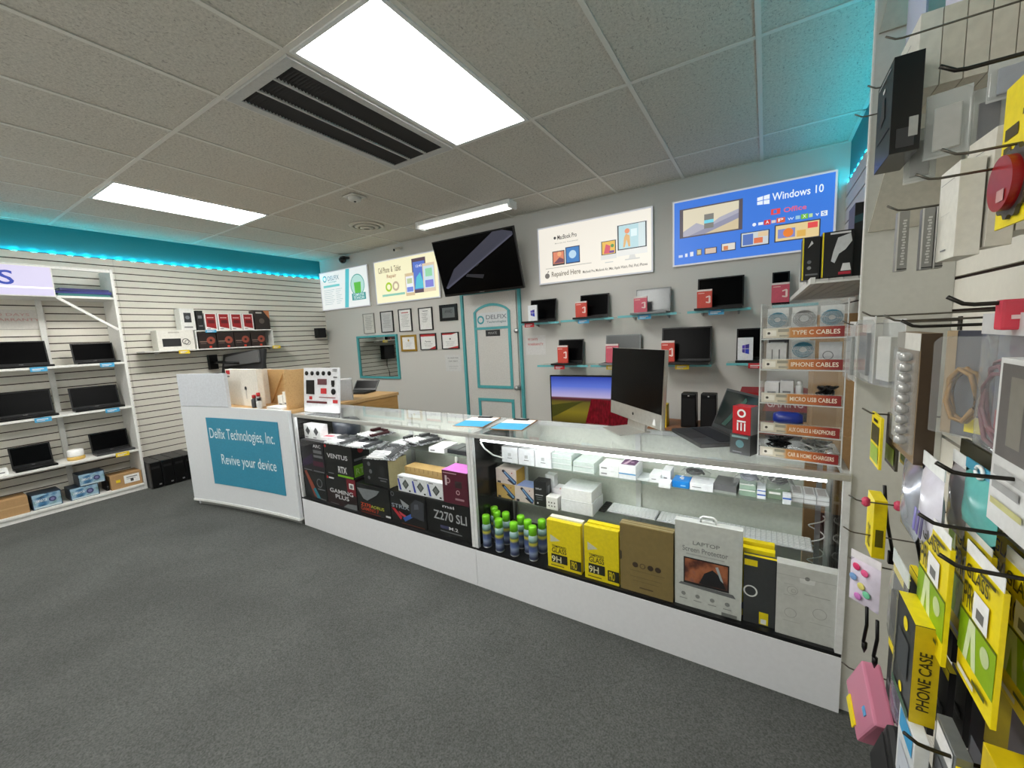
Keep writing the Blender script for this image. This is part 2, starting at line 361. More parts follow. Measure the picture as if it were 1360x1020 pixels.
# teal LED strips on top of the slat walls
def led_strip(label, x, y0, y1, z, sgn):
    t = thing('led_strip', label, 'LED strip', (x, (y0+y1)/2, z)); L = (y1-y0)/2
    MB().box(-.006, .006, -L, L, 0, .002).build('strip', C(40, 60, 64, 0.5), t)
    lm = None; n = int((y1-y0)/.125)
    em = lit(10, 225, 255, TEAL_LED*40)
    for k in range(n):
        if lm is None: o = MB().box(-.006, .006, -.016, .016, .002, .008).build('led', em, t); lm = o.data
        else: o = bpy.data.objects.new('led', lm); COL.objects.link(o); o.parent = t
        o.location = (0, -L+(k+.5)*2*L/n, 0)
    li = bpy.data.lights.new('led_glow', 'AREA'); li.shape = 'RECTANGLE'; li.size = .02; li.size_y = 2*L; li.color = (0.0, 0.72, 0.95); li.energy = TEAL_LED*(y1-y0)*.30
    lo = bpy.data.objects.new('led_glow', li); COL.objects.link(lo); lo.parent = t; lo.location = (0, 0, .012); lo.rotation_euler = (PI, 0, 0)
led_strip('glowing cyan LED strip along top of the left slat wall', XL+.011, 0.0, YB-.02, 2.561, 1)
led_strip('glowing cyan LED strip along top of the right slat wall', XR-.011, 0.6, YB-.02, 2.536, -1)
# ------------------------------------------------------------------ back wall
def sign(label, X0, X1, Z0, Z1, bg, items, s=SIGN):
    """illuminated wall sign: frame, lit panel, printed artwork"""
    w, h = X1-X0, Z1-Z0
    t = thing('lightbox_sign', label, 'sign', ((X0+X1)/2, YB-.001, Z0))
    MB().box(-w/2, w/2, -.03, 0, 0, h).build('housing', OFFWHITE, t, bevel=.003)
    f = MB()
    for a, b, c, d in ((-w/2, w/2, 0, .014), (-w/2, w/2, h-.014, h), (-w/2, -w/2+.014, .014, h-.014), (w/2-.014, w/2, .014, h-.014)): f.box(a, b, -.036, -.03, c, d)
    f.build('frame', lit(240, 242, 248, s*.55), t)
    face = Face((-w/2+.014, -.031, .014), (w-.028, 0, 0), (0, 0, h-.028))
    put(face, t, [('rect', 0, 1, 0, 1, lit(*bg, s))]+[it[:-1]+(lit(*it[-1], s),) for it in items])
    return t
G = (150, 150, 148)
def lines(u0, u1, v, n, dv, c, th=.012): return [('rect', u0, u1-(k*37 % 5)*.015, v-k*dv, v-k*dv+th, c) for k in range(n)]
sign('lit white sign with teal stripe and green badge by the left corner', -6.225, -5.05, 2.045, 2.65, (236, 240, 238),
     [('ring', .10, .84, .028, .045, (60, 170, 180)), ('text', .17, .42, .78, .90, 'DELFIX', (120, 150, 165)), ('text', .17, .36, .71, .76, 'Technologies', (110, 170, 175)),
      ('rect', .06, .42, .60, .66, (120, 205, 205))]+lines(.06, .30, .52, 8, .055, (176, 196, 198))+lines(.33, .47, .52, 8, .055, (176, 196, 198))
     + [('poly', [(.50, 0), (.58, 0), (.66, 1), (.58, 1)], (90, 190, 200)), ('disc', .80, .55, .13, (186, 222, 214)), ('ring', .80, .55, .13, .142, (70, 160, 150)),
        ('poly', [(.74, .30), (.86, .30), (.87, .62), (.73, .62)], (100, 190, 70)),
        ('rect', .67, .95, .16, .34, (60, 150, 150)), ('text', .70, .92, .26, .33, 'COMPUTER', (225, 245, 240)), ('text', .70, .92, .18, .25, 'TECHNICIAN', (225, 245, 240))])
sign('lit cream sign reading Cell Phone & Tablet Repair with three phones', -4.90, -3.66, 2.045, 2.655, (250, 244, 205),
     [('text', .06, .44, .72, .86, 'Cell Phone  &  Tablet', (130, 110, 80)), ('text', .20, .36, .56, .67, 'Repair', (170, 120, 80)),
      ('disc', .22, .37, .055, (170, 205, 40)), ('disc', .22, .37, .032, (250, 244, 205)), ('disc', .34, .37, .055, (196, 176, 150)), ('disc', .34, .37, .032, (250, 244, 205)),
      ('rect', .10, .48, .15, .20, (140, 200, 180)),
      ('rect', .62, .83, .14, .93, (92, 72, 84)), ('rect', .635, .815, .22, .85, (92, 120, 205)), ('poly', [(.65, .24), (.80, .24), (.74, .60), (.68, .50)], (90, 195, 215)), ('text', .68, .77, .72, .78, '12:45', (235, 240, 255)),
      ('rect', .50, .64, .10, .62, (214, 190, 150)), ('rect', .512, .628, .17, .55, (238, 240, 246)), ('rect', .52, .62, .19, .30, (120, 140, 220)), ('rect', .53, .61, .38, .50, (190, 205, 160)),
      ('rect', .78, .96, .14, .78, (226, 206, 176)), ('rect', .793, .947, .22, .72, (205, 225, 235)), ('rect', .81, .93, .24, .40, (130, 130, 215)), ('rect', .82, .92, .48, .66, (150, 215, 170))])
sign('lit cream sign showing desktop computers and reading Repaired Here', -2.18, -.94, 2.05, 2.66, (246, 240, 228),
     [('disc', .16, .80, .012, (70, 70, 70)), ('text', .185, .37, .76, .84, 'MacBook Pro', (70, 66, 62)), ('text', .16, .38, .68, .71, 'More than ever. Now powered', (170, 165, 155)),
      ('rect', .13, .25, .30, .56, (60, 60, 62)), ('rect', .138, .242, .33, .545, (226, 140, 110)), ('poly', [(.14, .34), (.24, .34), (.24, .40), (.20, .44), (.17, .39)], (120, 80, 96)), ('disc', .20, .50, .02, (240, 180, 130)),
      ('rect', .26, .395, .30, .60, (50, 60, 90)), ('rect', .268, .387, .32, .585, (70, 130, 195)), ('disc', .327, .46, .035, (190, 220, 240)), ('rect', .06, .50, .255, .265, (180, 176, 168)),
      ('rect', .585, .72, .28, .60, (226, 226, 222)), ('rect', .59, .715, .36, .59, (40, 40, 44)), ('rect', .597, .708, .37, .58, (236, 190, 90)), ('poly', [(.61, .38), (.66, .38), (.67, .50), (.63, .54)], (215, 90, 110)), ('disc', .685, .50, .014, (90, 150, 90)), ('rect', .66, .70, .38, .42, (120, 80, 150)), ('rect', .62, .69, .22, .235, (206, 206, 202)),
      ('rect', .725, .97, .30, .82, (232, 232, 228)), ('rect', .73, .965, .40, .81, (44, 46, 50)), ('rect', .74, .955, .415, .80, (188, 220, 226)), ('poly', [(.775, .44), (.79, .44), (.805, .56), (.82, .44), (.835, .44), (.83, .62), (.80, .66), (.785, .60)], (226, 180, 120)), ('disc', .81, .70, .02, (236, 150, 110)), ('rect', .84, .89, .60, .72, (226, 244, 246)), ('rect', .79, .91, .22, .24, (208, 208, 204)), ('poly', [(.82, .24), (.88, .24), (.87, .30), (.83, .30)], (216, 216, 212)), ('rect', .90, .955, .415, .80, (214, 230, 232)),
      ('disc', .075, .125, .024, (120, 116, 110)), ('poly', [(.075, .19), (.09, .22), (.095, .20), (.08, .18)], (120, 116, 110)), ('text', .12, .40, .07, .19, 'Repaired Here', (122, 112, 96)), ('text', .42, .97, .08, .14, 'Macbook Pro, Macbook Air, iMac, Apple Watch, iPad, iPod, iPhones', (92, 86, 76))])
wb = (66, 124, 222)
sign('lit blue sign with a row of device pictures beside the right corner', -.76, .445, 2.07, 2.655, wb,
     [('rect', .04, .47, .42, .88, (92, 84, 90)), ('rect', .065, .445, .44, .86, (226, 216, 190)), ('poly', [(.065, .52), (.16, .63), (.24, .55), (.32, .66), (.445, .74), (.445, .44), (.065, .44)], (178, 176, 190)), ('poly', [(.065, .44), (.20, .44), (.32, .54), (.445, .60), (.445, .44)], (214, 196, 160)), ('poly', [(.10, .44), (.445, .68), (.445, .60), (.22, .44)], (150, 150, 172)),
      ('rect', .215, .28, .52, .74, (130, 128, 122)), ('rect', .215, .28, .60, .65, (120, 215, 235)),
      ('poly', [(.56, .74), (.595, .735), (.595, .79), (.56, .785)], (240, 246, 255)), ('poly', [(.60, .734), (.635, .728), (.635, .79), (.60, .79)], (240, 246, 255)), ('poly', [(.56, .795), (.595, .80), (.595, .855), (.56, .845)], (240, 246, 255)), ('poly', [(.60, .80), (.635, .80), (.635, .865), (.60, .856)], (240, 246, 255)),
      ('text', .65, .94, .76, .87, 'Windows 10', (244, 248, 255)),
      ('rect', .645, .70, .56, .64, (236, 76, 70)), ('rect', .66, .68, .575, .625, wb), ('text', .72, .85, .565, .635, 'Office', (240, 96, 110)),
      ('disc', .545, .46, .012, (235, 240, 250)), ('rect', .57, .60, .44, .48, (235, 240, 250)), ('rect', .605, .645, .43, .50, (214, 60, 60)), ('text', .615, .635, .445, .49, 'A', (250, 240, 240)), ('rect', .65, .675, .44, .48, (226, 206, 200)), ('rect', .68, .73, .43, .50, (226, 92, 50)), ('text', .69, .72, .445, .49, 'P', (250, 240, 235)),
      ('text', .745, .78, .445, .48, 'W', (225, 235, 250)), ('rect', .79, .815, .44, .49, (160, 200, 220)), ('rect', .82, .86, .43, .50, (120, 190, 60)), ('text', .83, .85, .445, .49, 'X', (240, 250, 235)), ('rect', .865, .885, .44, .49, (190, 220, 160)), ('text', .90, .92, .445, .48, 'v', (235, 240, 250)), ('rect', .93, .965, .43, .50, (236, 240, 246)), ('text', .937, .957, .44, .49, 'S', (90, 140, 215)),
      ('rect', .46, .64, .14, .36, (50, 54, 66)), ('rect', .467, .633, .155, .35, (206, 212, 214)), ('rect', .475, .54, .17, .33, (90, 120, 190)), ('rect', .545, .60, .18, .26, (224, 120, 80)), ('rect', .57, .63, .27, .34, (226, 200, 160)),
      ('rect', .67, .93, .15, .40, (60, 60, 70)), ('rect', .677, .923, .165, .385, (232, 206, 150)), ('rect', .69, .79, .20, .33, (130, 140, 200)), ('disc', .75, .27, .03, (236, 130, 50)), ('rect', .86, .915, .29, .37, (232, 80, 80)), ('rect', .80, .85, .19, .28, (226, 180, 90)),
      ('rect', .335, .43, .12, .24, (70, 66, 70)), ('rect', .34, .425, .135, .235, (224, 218, 206)), ('rect', .35, .38, .14, .20, (214, 130, 80)), ('rect', .22, .305, .11, .21, (70, 60, 60)), ('rect', .226, .299, .12, .20, (214, 190, 170)),
      ('rect', .165, .20, .11, .21, (120, 110, 96)), ('rect', .17, .195, .125, .195, (206, 196, 150)), ('rect', .118, .142, .11, .18, (225, 230, 240)), ('rect', .082, .10, .11, .165, (225, 230, 240)), ('rect', .035, .065, .11, .15, (200, 214, 240))])

# wall television on its bracket
t = thing('television', 'large black wall television tilted down above the white door', 'television', (-2.78, 3.80, 2.313), math.radians(.8))
w, h = 1.107, .644; R16 = (math.radians(16.6), 0, 0)
body = MB().box(-w/2, w/2, 0, .035, -h/2, h/2).build('body', BLACK, t, rot=R16, bevel=.006)
MB().box(-w/2+.014, w/2-.014, -.002, 0, -h/2+.028, h/2-.014).build('screen', SCREEN, body)
bx('rear_housing', -.35, .35, .035, .065, -.22, .18, BLACK, body, .01)
put(Face((-w/2, -.0005, -h/2), (w, 0, 0), (0, 0, h)), body, [('text', .47, .53, .018, .03, 'SAMSUNG', C(150, 150, 155))])
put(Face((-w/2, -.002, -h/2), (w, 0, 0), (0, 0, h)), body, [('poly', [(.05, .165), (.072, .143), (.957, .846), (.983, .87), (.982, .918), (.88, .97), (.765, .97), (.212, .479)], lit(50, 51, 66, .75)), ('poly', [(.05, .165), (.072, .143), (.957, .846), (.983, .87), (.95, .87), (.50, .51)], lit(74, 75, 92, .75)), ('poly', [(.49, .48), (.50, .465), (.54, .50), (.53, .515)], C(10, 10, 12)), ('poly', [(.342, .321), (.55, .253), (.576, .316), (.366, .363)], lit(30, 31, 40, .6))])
MB().box(-.15, .15, .36, .392, -.18, .18).build('wall_plate', BLACK, t)
MB().tube([(0, .37, 0), (0, .06, -.02)], .025, 8).build('bracket_arm', BLACK, t)

# bullet and dome cameras under the ceiling
p = at_y(455, 345, 4.10)
t = thing('security_camera', 'black dome security camera by the left corner under the ceiling', 'camera', (p.x, 4.10, p.z))
MB().lathe([(.0, -.055), (.03, -.048), (.052, -.02), (.056, .01), (.05, .02)], 18).build('dome', C(18, 18, 20, 0.15), t)
MB().box(-.04, .04, -.02, .099, .02, .05).build('mount', NEARBLACK, t, bevel=.004)
p = at_y(527, 331, 4.10)
t = thing('security_camera', 'small white bullet security camera above the cream phone repair sign', 'camera', (p.x, 4.10, p.z))
MB().lathe([(.022, -.05), (.025, -.045), (.025, .05), (.02, .055)], 14, Matrix.Rotation(PI/2+.3, 4, 'X')).build('body', OFFWHITE, t)
MB().lathe([(.018, .0), (.018, .003)], 12, Matrix.Translation((0, -.05, -.018)) @ Matrix.Rotation(PI/2+.3, 4, 'X')).build('lens', BLACK, t)
MB().tube([(0, .02, .01), (0, .07, .03), (0, .099, .03)], .008, 8).build('bracket', OFFWHITE, t)

# framed certificates and notices
def frame(label, X0, X1, Z0, Z1, fm, paper, items, fw=.012, nm='framed_certificate'):
    w, h = X1-X0, Z1-Z0
    t = thing(nm, label, 'certificate' if 'frame' in nm else 'notice', ((X0+X1)/2, YB-.001, Z0), 0)
    if fm:
        f = MB()
        for a, b, c, d in ((-w/2, w/2, 0, fw), (-w/2, w/2, h-fw, h), (-w/2, -w/2+fw, fw, h-fw), (w/2-fw, w/2, fw, h-fw)): f.box(a, b, -.02, 0, c, d)
        f.build('frame', fm, t, bevel=.001)
        MB().box(-w/2+fw, w/2-fw, -.01, -.001, fw, h-fw).build('paper', paper, t)
        put(Face((-w/2+fw, -.0101, fw), (w-2*fw, 0, 0), (0, 0, h-2*fw)), t, items)
    else:
        MB().box(-w/2, w/2, -.002, 0, 0, h).build('paper', paper, t)
        put(Face((-w/2, -.002, 0), (w, 0, 0), (0, 0, h)), t, items)
INK = C(120, 120, 122, 0.8); RED = C(190, 40, 44, 0.6)
ink_lines = lambda v0, n, dv, a=.15, b=.85: [('rect', a+(k*7 % 3)*.04, b-(k*5 % 4)*.05, v0-k*dv, v0-k*dv+.012, INK) for k in range(n)]
frame('pale permit sheet in thin grey frame leftmost in the row above the teal framed window', -5.27, -5.02, 1.632, 1.935, C(150, 150, 146), C(206, 206, 200, .7), ink_lines(.85, 12, .06), .008)
frame('dark framed grey certificate second from the left in upper row', -4.875, -4.61, 1.632, 1.94, NEARBLACK, C(196, 198, 198, .6), ink_lines(.85, 10, .07))
frame('black framed letter with red heading third in upper row', -4.495, -4.238, 1.626, 1.945, NEARBLACK, PAPER, [('rect', .2, .8, .84, .89, C(196, 120, 120))]+ink_lines(.76, 9, .07))
frame('black framed white letter fourth in upper row', -4.10, -3.845, 1.628, 1.937, NEARBLACK, PAPER, [('rect', .3, .7, .86, .89, INK)]+ink_lines(.76, 8, .06, .2, .7))
frame('black plaque with grey engraved plate beside the door frame', -3.71, -3.41, 1.733, 1.945, BLACK, C(120, 124, 124, .3, .6), [('text', .2, .8, .45, .8, 'AWARD', C(60, 62, 64))]+ink_lines(.36, 4, .09, .1, .9), .04)
frame('gold framed certificate below the third letter', -4.487, -4.182, 1.345, 1.577, C(190, 150, 60, .35, .6), PAPER, [('disc', .5, .72, .07, C(206, 170, 80))]+ink_lines(.5, 4, .09, .25, .75), .028)
frame('dark framed certificate with red corners in the middle of lower row', -4.105, -3.808, 1.358, 1.583, NEARBLACK, PAPER, [('rect', 0, 1, .86, 1, RED), ('poly', [(.55, 0), (1, 0), (1, .2)], RED), ('text', .3, .7, .45, .58, 'Partner', INK)]+ink_lines(.35, 3, .09, .2, .8))
frame('dark framed certificate with red top band next to the door', -3.708, -3.413, 1.36, 1.582, NEARBLACK, PAPER, [('poly', [(0, .9), (.6, .9), (.9, 1), (0, 1)], RED), ('poly', [(.3, 0), (1, 0), (1, .15)], RED), ('disc', .5, .62, .05, INK)]+ink_lines(.45, 4, .09, .2, .8))
frame('plain white notice sheet taped under the red banded certificate', -3.675, -3.405, 1.063, 1.28, None, C(208, 208, 206, .8), [('text', .15, .85, .78, .86, 'ALL SALES FINAL', INK), ('text', .2, .8, .58, .66, 'ASK FIRST', INK)]+ink_lines(.3, 2, .12, .2, .8), nm='wall_notice')
frame('white sheet with red writing about 90 days warranty beside the door', -2.412, -2.15, 1.265, 1.49, None, C(214, 212, 210, .8), [('text', .12, .62, .74, .86, '90 DAYS', C(196, 96, 92)), ('text', .1, .9, .48, .60, 'WARRANTY', C(196, 96, 92))], nm='wall_notice')

# mirrored service window with teal frame
X0, X1, Z0, Z1 = -5.455, -4.555, .945, 1.60
w2 = struct(bx('window_2', X0+.03, X1-.03, YB-.012, YB-.004, Z0+.03, Z1-.03, C(196, 200, 198, 0.02, 1.0, grain=0.0, name='mirror_pane')))
fx = lambda a, b, c, d: MB().box(a, b, -.022, .008, c, d).build('window_frame', TEAL, w2, bevel=.002)
ww, hh = (X1-X0)/2, Z1-Z0
fx(-ww, ww, -.03, .0); fx(-ww, ww, hh-.06, hh-.03); fx(-ww, -ww+.03, .0, hh-.06); fx(ww-.03, ww, .0, hh-.06)

# door
D0, D1 = -3.30, -2.49
d1 = struct(bx('door_1', D0+.02, D1-.02, YB-.03, YB-.002, 0.005, 2.03, C(205, 203, 198, 0.5, name='door_paint')))
tb = lambda n, a, b, c, d, y=-.026: MB().box(a, b, y, .0, c, d).build(n, TEAL, d1, bevel=.002)
dw = (D1-D0)/2-.02
tm = lambda pts: MB().prism(pts, 'y', -.026, -.012).build('panel_moulding', TEAL, d1)
o = d1.location
L, Rr, zb, zt = at_y(637, 515, YB).x-o.x, at_y(684, 514, YB).x-o.x, .85, 1.80
for a, b, c, d in ((L, L+.035, zb, zt), (Rr-.035, Rr, zb, zt), (L+.035, Rr-.035, zb, zb+.035), (L+.035, Rr-.035, 1.585, 1.615)): tm([(a, c), (b, c), (b, d), (a, d)])
n = 12; arc = []
for k in range(n+1):
    q = k/n; arc.append((L+(Rr-L)*q, zt+.10*math.sin(PI*q)**.7))
arc_in = [(L+.035+(Rr-L-.07)*(k/n), zt-.0+.068*math.sin(PI*k/n)**.7) for k in range(n+1)]
for k in range(n): tm([arc_in[k], arc_in[k+1], arc[k+1], arc[k]])
for a, b, c, d in ((L, L+.035, .16, .72), (Rr-.035, Rr, .16, .72), (L+.035, Rr-.035, .16, .195), (L+.035, Rr-.035, .685, .72)): tm([(a, c), (b, c), (b, d), (a, d)])
MB().box(L+.04, Rr-.04, -.018, -.012, 1.62, 1.79).build('sign_plate', C(206, 210, 212), d1)
put(Face((L+.04, -.0181, 1.62), (Rr-L-.08, 0, 0), (0, 0, .17)), d1, [('ring', .14, .5, .07, .115, C(50, 150, 160)), ('text', .32, .98, .52, .82, 'DELFIX', C(110, 116, 124)), ('text', .34, .96, .2, .4, 'Technologies', C(90, 120, 126))])
pc = at_y(649, 444, YB)
MB().box(L+.17, L+.38, -.02, -.012, 1.50, 1.575).build('name_plate', NEARBLACK, d1)
put(Face((L+.17, -.0201, 1.50), (.21, 0, 0), (0, 0, .075)), d1, [('text', .18, .8, .3, .7, 'PRIVATE', C(150, 150, 150))])
kx = at_y(691, 515, YB).x-o.x
MB().lathe([(.03, 0), (.03, .008), (.012, .012), (.012, .04), (.026, .05), (.03, .065), (.02, .078)], 16, Matrix.Translation((kx, -.012, .87)) @ Matrix.Rotation(PI/2, 4, 'X')).build('door_knob', ALU, d1)
MB().lathe([(.028, 0), (.028, .012), (.012, .016)], 16, Matrix.Translation((kx, -.012, 1.55)) @ Matrix.Rotation(PI/2, 4, 'X')).build('dead_bolt', ALU, d1)
t1 = struct(bx('trim_1', D0-.04, D0-.005, YB-.03, YB-.001, 0, 2.07, TEAL)); struct(bx('trim_2', D1+.005, D1+.04, YB-.03, YB-.001, 0, 2.07, TEAL)); struct(bx('trim_3', D0-.005, D1+.005, YB-.03, YB-.001, 2.035, 2.07, TEAL))
struct(bx('baseboard_back', XL+.02, D0-.04, YB-.015, YB-.001, 0, .10, OFFWHITE)); struct(bx('baseboard_right', D1+.04, XR-.03, YB-.015, YB-.001, 0, .10, OFFWHITE))
# ------------------------------------------------------------------ laptops and software boxes on the back wall
def laptop(name, label, loc, rotz, w, d, h, open_deg=105, lid_m=None, disp=None, group=None, deck=None, logo=None):
    """hinge at local y = 0, keyboard towards -y"""
    lid_m = lid_m or BLACK
    t = thing(name, label, 'laptop', loc, rotz, group)
    b = MB().box(-w/2, w/2, -d, 0, .001, .02).build('base', deck or lid_m, t, bevel=.003)
    MB().box(-w/2+.02, w/2-.02, -d*.55, -.03, .02, .0215).build('keyboard', NEARBLACK, b)
    MB().box(-w*.14, w*.14, -d*.95, -d*.62, .02, .0208).build('touchpad', C(40, 40, 42, .3), b)
    a = math.radians(open_deg-90)
    l = MB().box(-w/2, w/2, 0, .008, 0, h).build('lid', lid_m, t, (0, -.002, .02), (-a, 0, 0), .002)
    MB().box(-w/2+.012, w/2-.012, -.0012, 0, .022, h-.012).build('display', disp or SCREEN, l)
    if logo: put(Face((-w/2, -.0001, 0), (w, 0, 0), (0, 0, h)), l, [('text', .46, .54, .025, .05, logo, C(150, 150, 152))])
    return t
ORANGE = C(206, 66, 50, .5); PINK = C(206, 84, 104, .5); WINW = C(232, 234, 238, .5)
def software(label, loc, w, h, kind, rotz=0, group='software boxes standing in front of the laptops'):
    m = {'o': ORANGE, 'p': PINK, 'w': WINW}[kind]
    if kind == 'w': pr = [('F', [('poly', [(.3, .35), (.48, .32), (.48, .5), (.3, .5)], C(70, 60, 160)), ('poly', [(.5, .31), (.75, .27), (.75, .5), (.5, .5)], C(40, 60, 190)), ('poly', [(.3, .52), (.48, .52), (.48, .68), (.3, .66)], C(90, 70, 190)), ('poly', [(.5, .52), (.75, .52), (.75, .72), (.5, .69)], C(60, 50, 150))])]
    else: pr = [('F', [('rect', 0, 1, .90, 1, C(226, 214, 210)), ('poly', [(.60, .28), (.82, .24), (.90, .28), (.90, .62), (.82, .66), (.60, .60), (.60, .54), (.78, .58), (.78, .32), (.60, .34)], C(240, 214, 208)), ('rect', .08, .5, .78, .82, C(236, 190, 180))])]
    return carton('software_box', label, 'software box', loc, (w, .022, h), rotz, m, pr, group)
def price_tag(label, loc, mat, w=.12, rotz=0, h=.04, grp='price tags on shelf edges'):
    t = tag(MB().box(-w/2, w/2, -.002, .001, -h, .004).build('price_tag', mat, None, loc, (0, 0, rotz)), label, 'price tag', grp)
    put(Face((-w/2, -.002, -h), (w, 0, 0), (0, 0, h)), t, [('rect', .12, .8, .55, .72, C(235, 235, 235)), ('rect', .12, .6, .25, .38, C(225, 228, 230))])
TEALEDGE = C(96, 176, 182, .3); TAGB = C(70, 160, 205, .6); TAGR = C(196, 30, 44, .6); TAGY = C(226, 196, 30, .6)
def glass_shelf(label, X0, X1, z, depth=.24):
    t = thing('glass_shelf', label, 'shelf', ((X0+X1)/2, YB, z), 0, 'glass shelves on the back wall'); w = (X1-X0)/2
    MB().box(-w, w, -depth, -.002, -.008, 0).build('pane', SHELFGLASS, t)
    MB().box(-w, w, -depth-.003, -depth, -.020, .001).build('polished_edge', TEALEDGE, t)
    for x in (-w*.6, w*.6): MB().prism([(-.11, -.010), (-.0025, -.045), (-.0025, -.010)], 'x', x-.006, x+.006).build('bracket', ALU, t)
rows = [
 # shelf x0,x1, z, lid (l, t, r, b), lid colour, software (l,t,r,b,kind), tag (x, colour), words
 (-2.32, -1.86, 1.628, (703.8, 398.7, 739, 425), 0, (701.5, 406, 714, 424.5, 'w'), (703, TAGR), 'upper shelf nearest the door', 'white software box'),
 (-1.84, -1.27, 1.635, (770, 392, 809, 419), 0, (764.4, 401, 780, 420.5, 'o'), (775, TAGB), 'second upper shelf from the door', 'orange software box'),
 (-1.23, -.69, 1.642, (844.5, 384.5, 891, 413.6), 1, (842, 394.7, 859.7, 414, 'p'), (856, TAGB), 'third upper shelf from the door', 'pink software box'),
 (-.60, -.11, 1.642, (926.5, 370, 987.7, 408.6), 0, (925.9, 385.5, 945.7, 408.6, 'o'), (951, TAGB), 'upper shelf under the blue sign', 'orange-red software box'),
 (.04, .34, 1.645, (1026, 361, 1048, 404), 0, (1025, 376.5, 1048, 401, 'p'), None, 'last upper shelf above the acrylic cable rack', 'large pink software box'),
 (-2.14, -1.55, 1.163, (741, 451, 775, 479), 0, (740.6, 459, 754.8, 477.5, 'o'), (741, TAGR), 'lower shelf nearest the door', 'small orange software box'),
 (-1.52, -.96, 1.163, (803.8, 445, 851, 476), 2, (804.8, 457, 822, 476.5, 'p'), (812, TAGY), 'lower shelf partly behind the desktop computer', 'pink software box'),
 (-.93, -.40, 1.168, (878.5, 428.5, 944.7, 478), 0, (878.5, 452.7, 896, 480.8, 'o'), (906, TAGY), 'lower shelf above the two black speakers', 'orange software box'),
 (-.285, .06, 1.178, (978.5, 436, 1014, 476), 0, (980, 448.7, 1000, 471.5, 'w'), (1006, TAGR), 'lower shelf beside the acrylic cable rack', 'white software box'),
]
GREYLID = C(112, 116, 118, .4); glow = C(96, 104, 106, .25)
for X0, X1, z, L_, col, sb, tg, where, sbl in rows:
    glass_shelf('clear glass teal-edged shelf, the '+where, X0, X1, z)
    yl = YB-.075
    a = at_y(L_[0], L_[1], yl); b = at_y(L_[2], L_[3], yl); w = b.x-a.x; h = max(.16, min(.32, a.z-z-.02))
    laptop('laptop', {0: 'black', 1: 'grey-screened', 2: 'grey'}[col]+' open laptop on the '+where, ((a.x+b.x)/2, yl-.02, z), 0, w, min(.20, w*.62), h, 100,
           {0: BLACK, 1: GREYLID, 2: GREYLID}[col], {0: SCREEN, 1: glow, 2: C(84, 88, 88, .35)}[col], 'laptops displayed on the back wall shelves')
    ys = YB-.19 if sb[4] != 'w' else YB-.195
    a = at_y(sb[0], sb[1], ys); b = at_y(sb[2], sb[3], ys)
    software(sbl+' before laptop on the '+where, ((a.x+b.x)/2, ys, z+.0222), min(b.x-a.x, .17), max(.13, a.z-z-.022), sb[4])
    if tg:
        q = at_y(tg[0], 430, YB-.245); price_tag({id(TAGR): 'red', id(TAGB): 'blue', id(TAGY): 'yellow'}[id(tg[1])]+' price tag on edge of the '+where, (q.x, YB-.2445, z-.004), tg[1])

# wall mounted television with a field picture
a = at_y(730, 498, 4.12); X0 = a.x; zt = a.z; w, h = .98, .56
t = thing('television', 'black framed television showing a grass field under blue sky behind the desktop computer', 'television', (X0+w/2, 4.12, zt-h))
MB().box(-w/2, w/2, 0, .04, 0, h).build('body', BLACK, t, bevel=.004)
sm = gradient_mat('field_picture', 'Z', .02, h-.02, [(0, (70, 62, 22)), (.25, (118, 106, 30)), (.46, (92, 84, 34)), (.52, (70, 34, 40)), (.555, (96, 52, 60)), (.58, (176, 166, 206)), (.8, (88, 110, 200)), (1, (50, 70, 170))], s=.42, rough=.1)
MB().box(-w/2+.016, w/2-.016, -.002, 0, .02, h-.016).build('screen', sm, t)
nz = noise_mat('flower_rows', [(.35, (150, 22, 40)), (.6, (110, 14, 26)), (.75, (90, 30, 20))], 14, .2, (3, 1, 1))
put(Face((-w/2+.016, -.0021, .02), (w-.032, 0, 0), (0, 0, h-.036)), t, [('poly', [(.42, 0), (.97, 0), (.97, .50), (.60, .54), (.50, .54)], nz), ('poly', [(0, .10), (.40, .48), (.42, .50), (0, .38)], C(84, 84, 26, .3))])
bx('wall_plate', -.2, .2, .04, .078, .15, .4, BLACK, t)

# low wooden bench with speakers under the shelves
bn = thing('bench', 'low wooden bench standing against the back wall under the speakers', 'bench', (-.485, 3.85, 0))
bx('bench_top', -.395, .395, -.22, .22, .60, .635, C(150, 96, 52, .5), bn, .003)
for x in (-.36, .36):
    for y in (-.18, .18): bx('leg', x-.025, x+.025, y-.025, y+.025, 0, .60, C(120, 78, 44, .5), bn)
for k, (x0, x1) in enumerate(((904, 925), (930, 952))):
    a = at_y(x0, 527, 3.74); b = at_y(x1, 527, 3.74)
    s = thing('desktop_speaker', ['black desktop speaker on the wooden bench, nearer the desktop computer', 'black desktop speaker on the wooden bench, nearer the open laptop'][k], 'speaker', ((a.x+b.x)/2, 3.80, .635), 0, 'pair of black speakers')
    w = b.x-a.x; h = .30
    MB().prism([(-w/2, 0), (w/2, 0), (w/2*.95, h), (-w/2*.95, h)], 'y', -.06, .06).build('cabinet', BLACK, s, bevel=.008)
    MB().prism([(-w/2*.85, .02), (w/2*.85, .02), (w/2*.82, h-.04), (-w/2*.82, h-.04)], 'y', -.064, -.0605).build('grille', C(20, 20, 21, .9, bump=.3, scale=300), s)
    put(Face((-w/2, -.0605, 0), (w, 0, 0), (0, 0, h)), s, [('rect', .45, .55, .92, .95, C(190, 190, 190))])
bx_ = carton('small_carton', 'yellow carton standing on the bench behind the desktop computer foot', 'box', (-.80, 3.74, .636), (.15, .12, .2), 0, C(226, 190, 30, .5), [('F', [('rect', .1, .9, .2, .5, C(60, 60, 60))])])
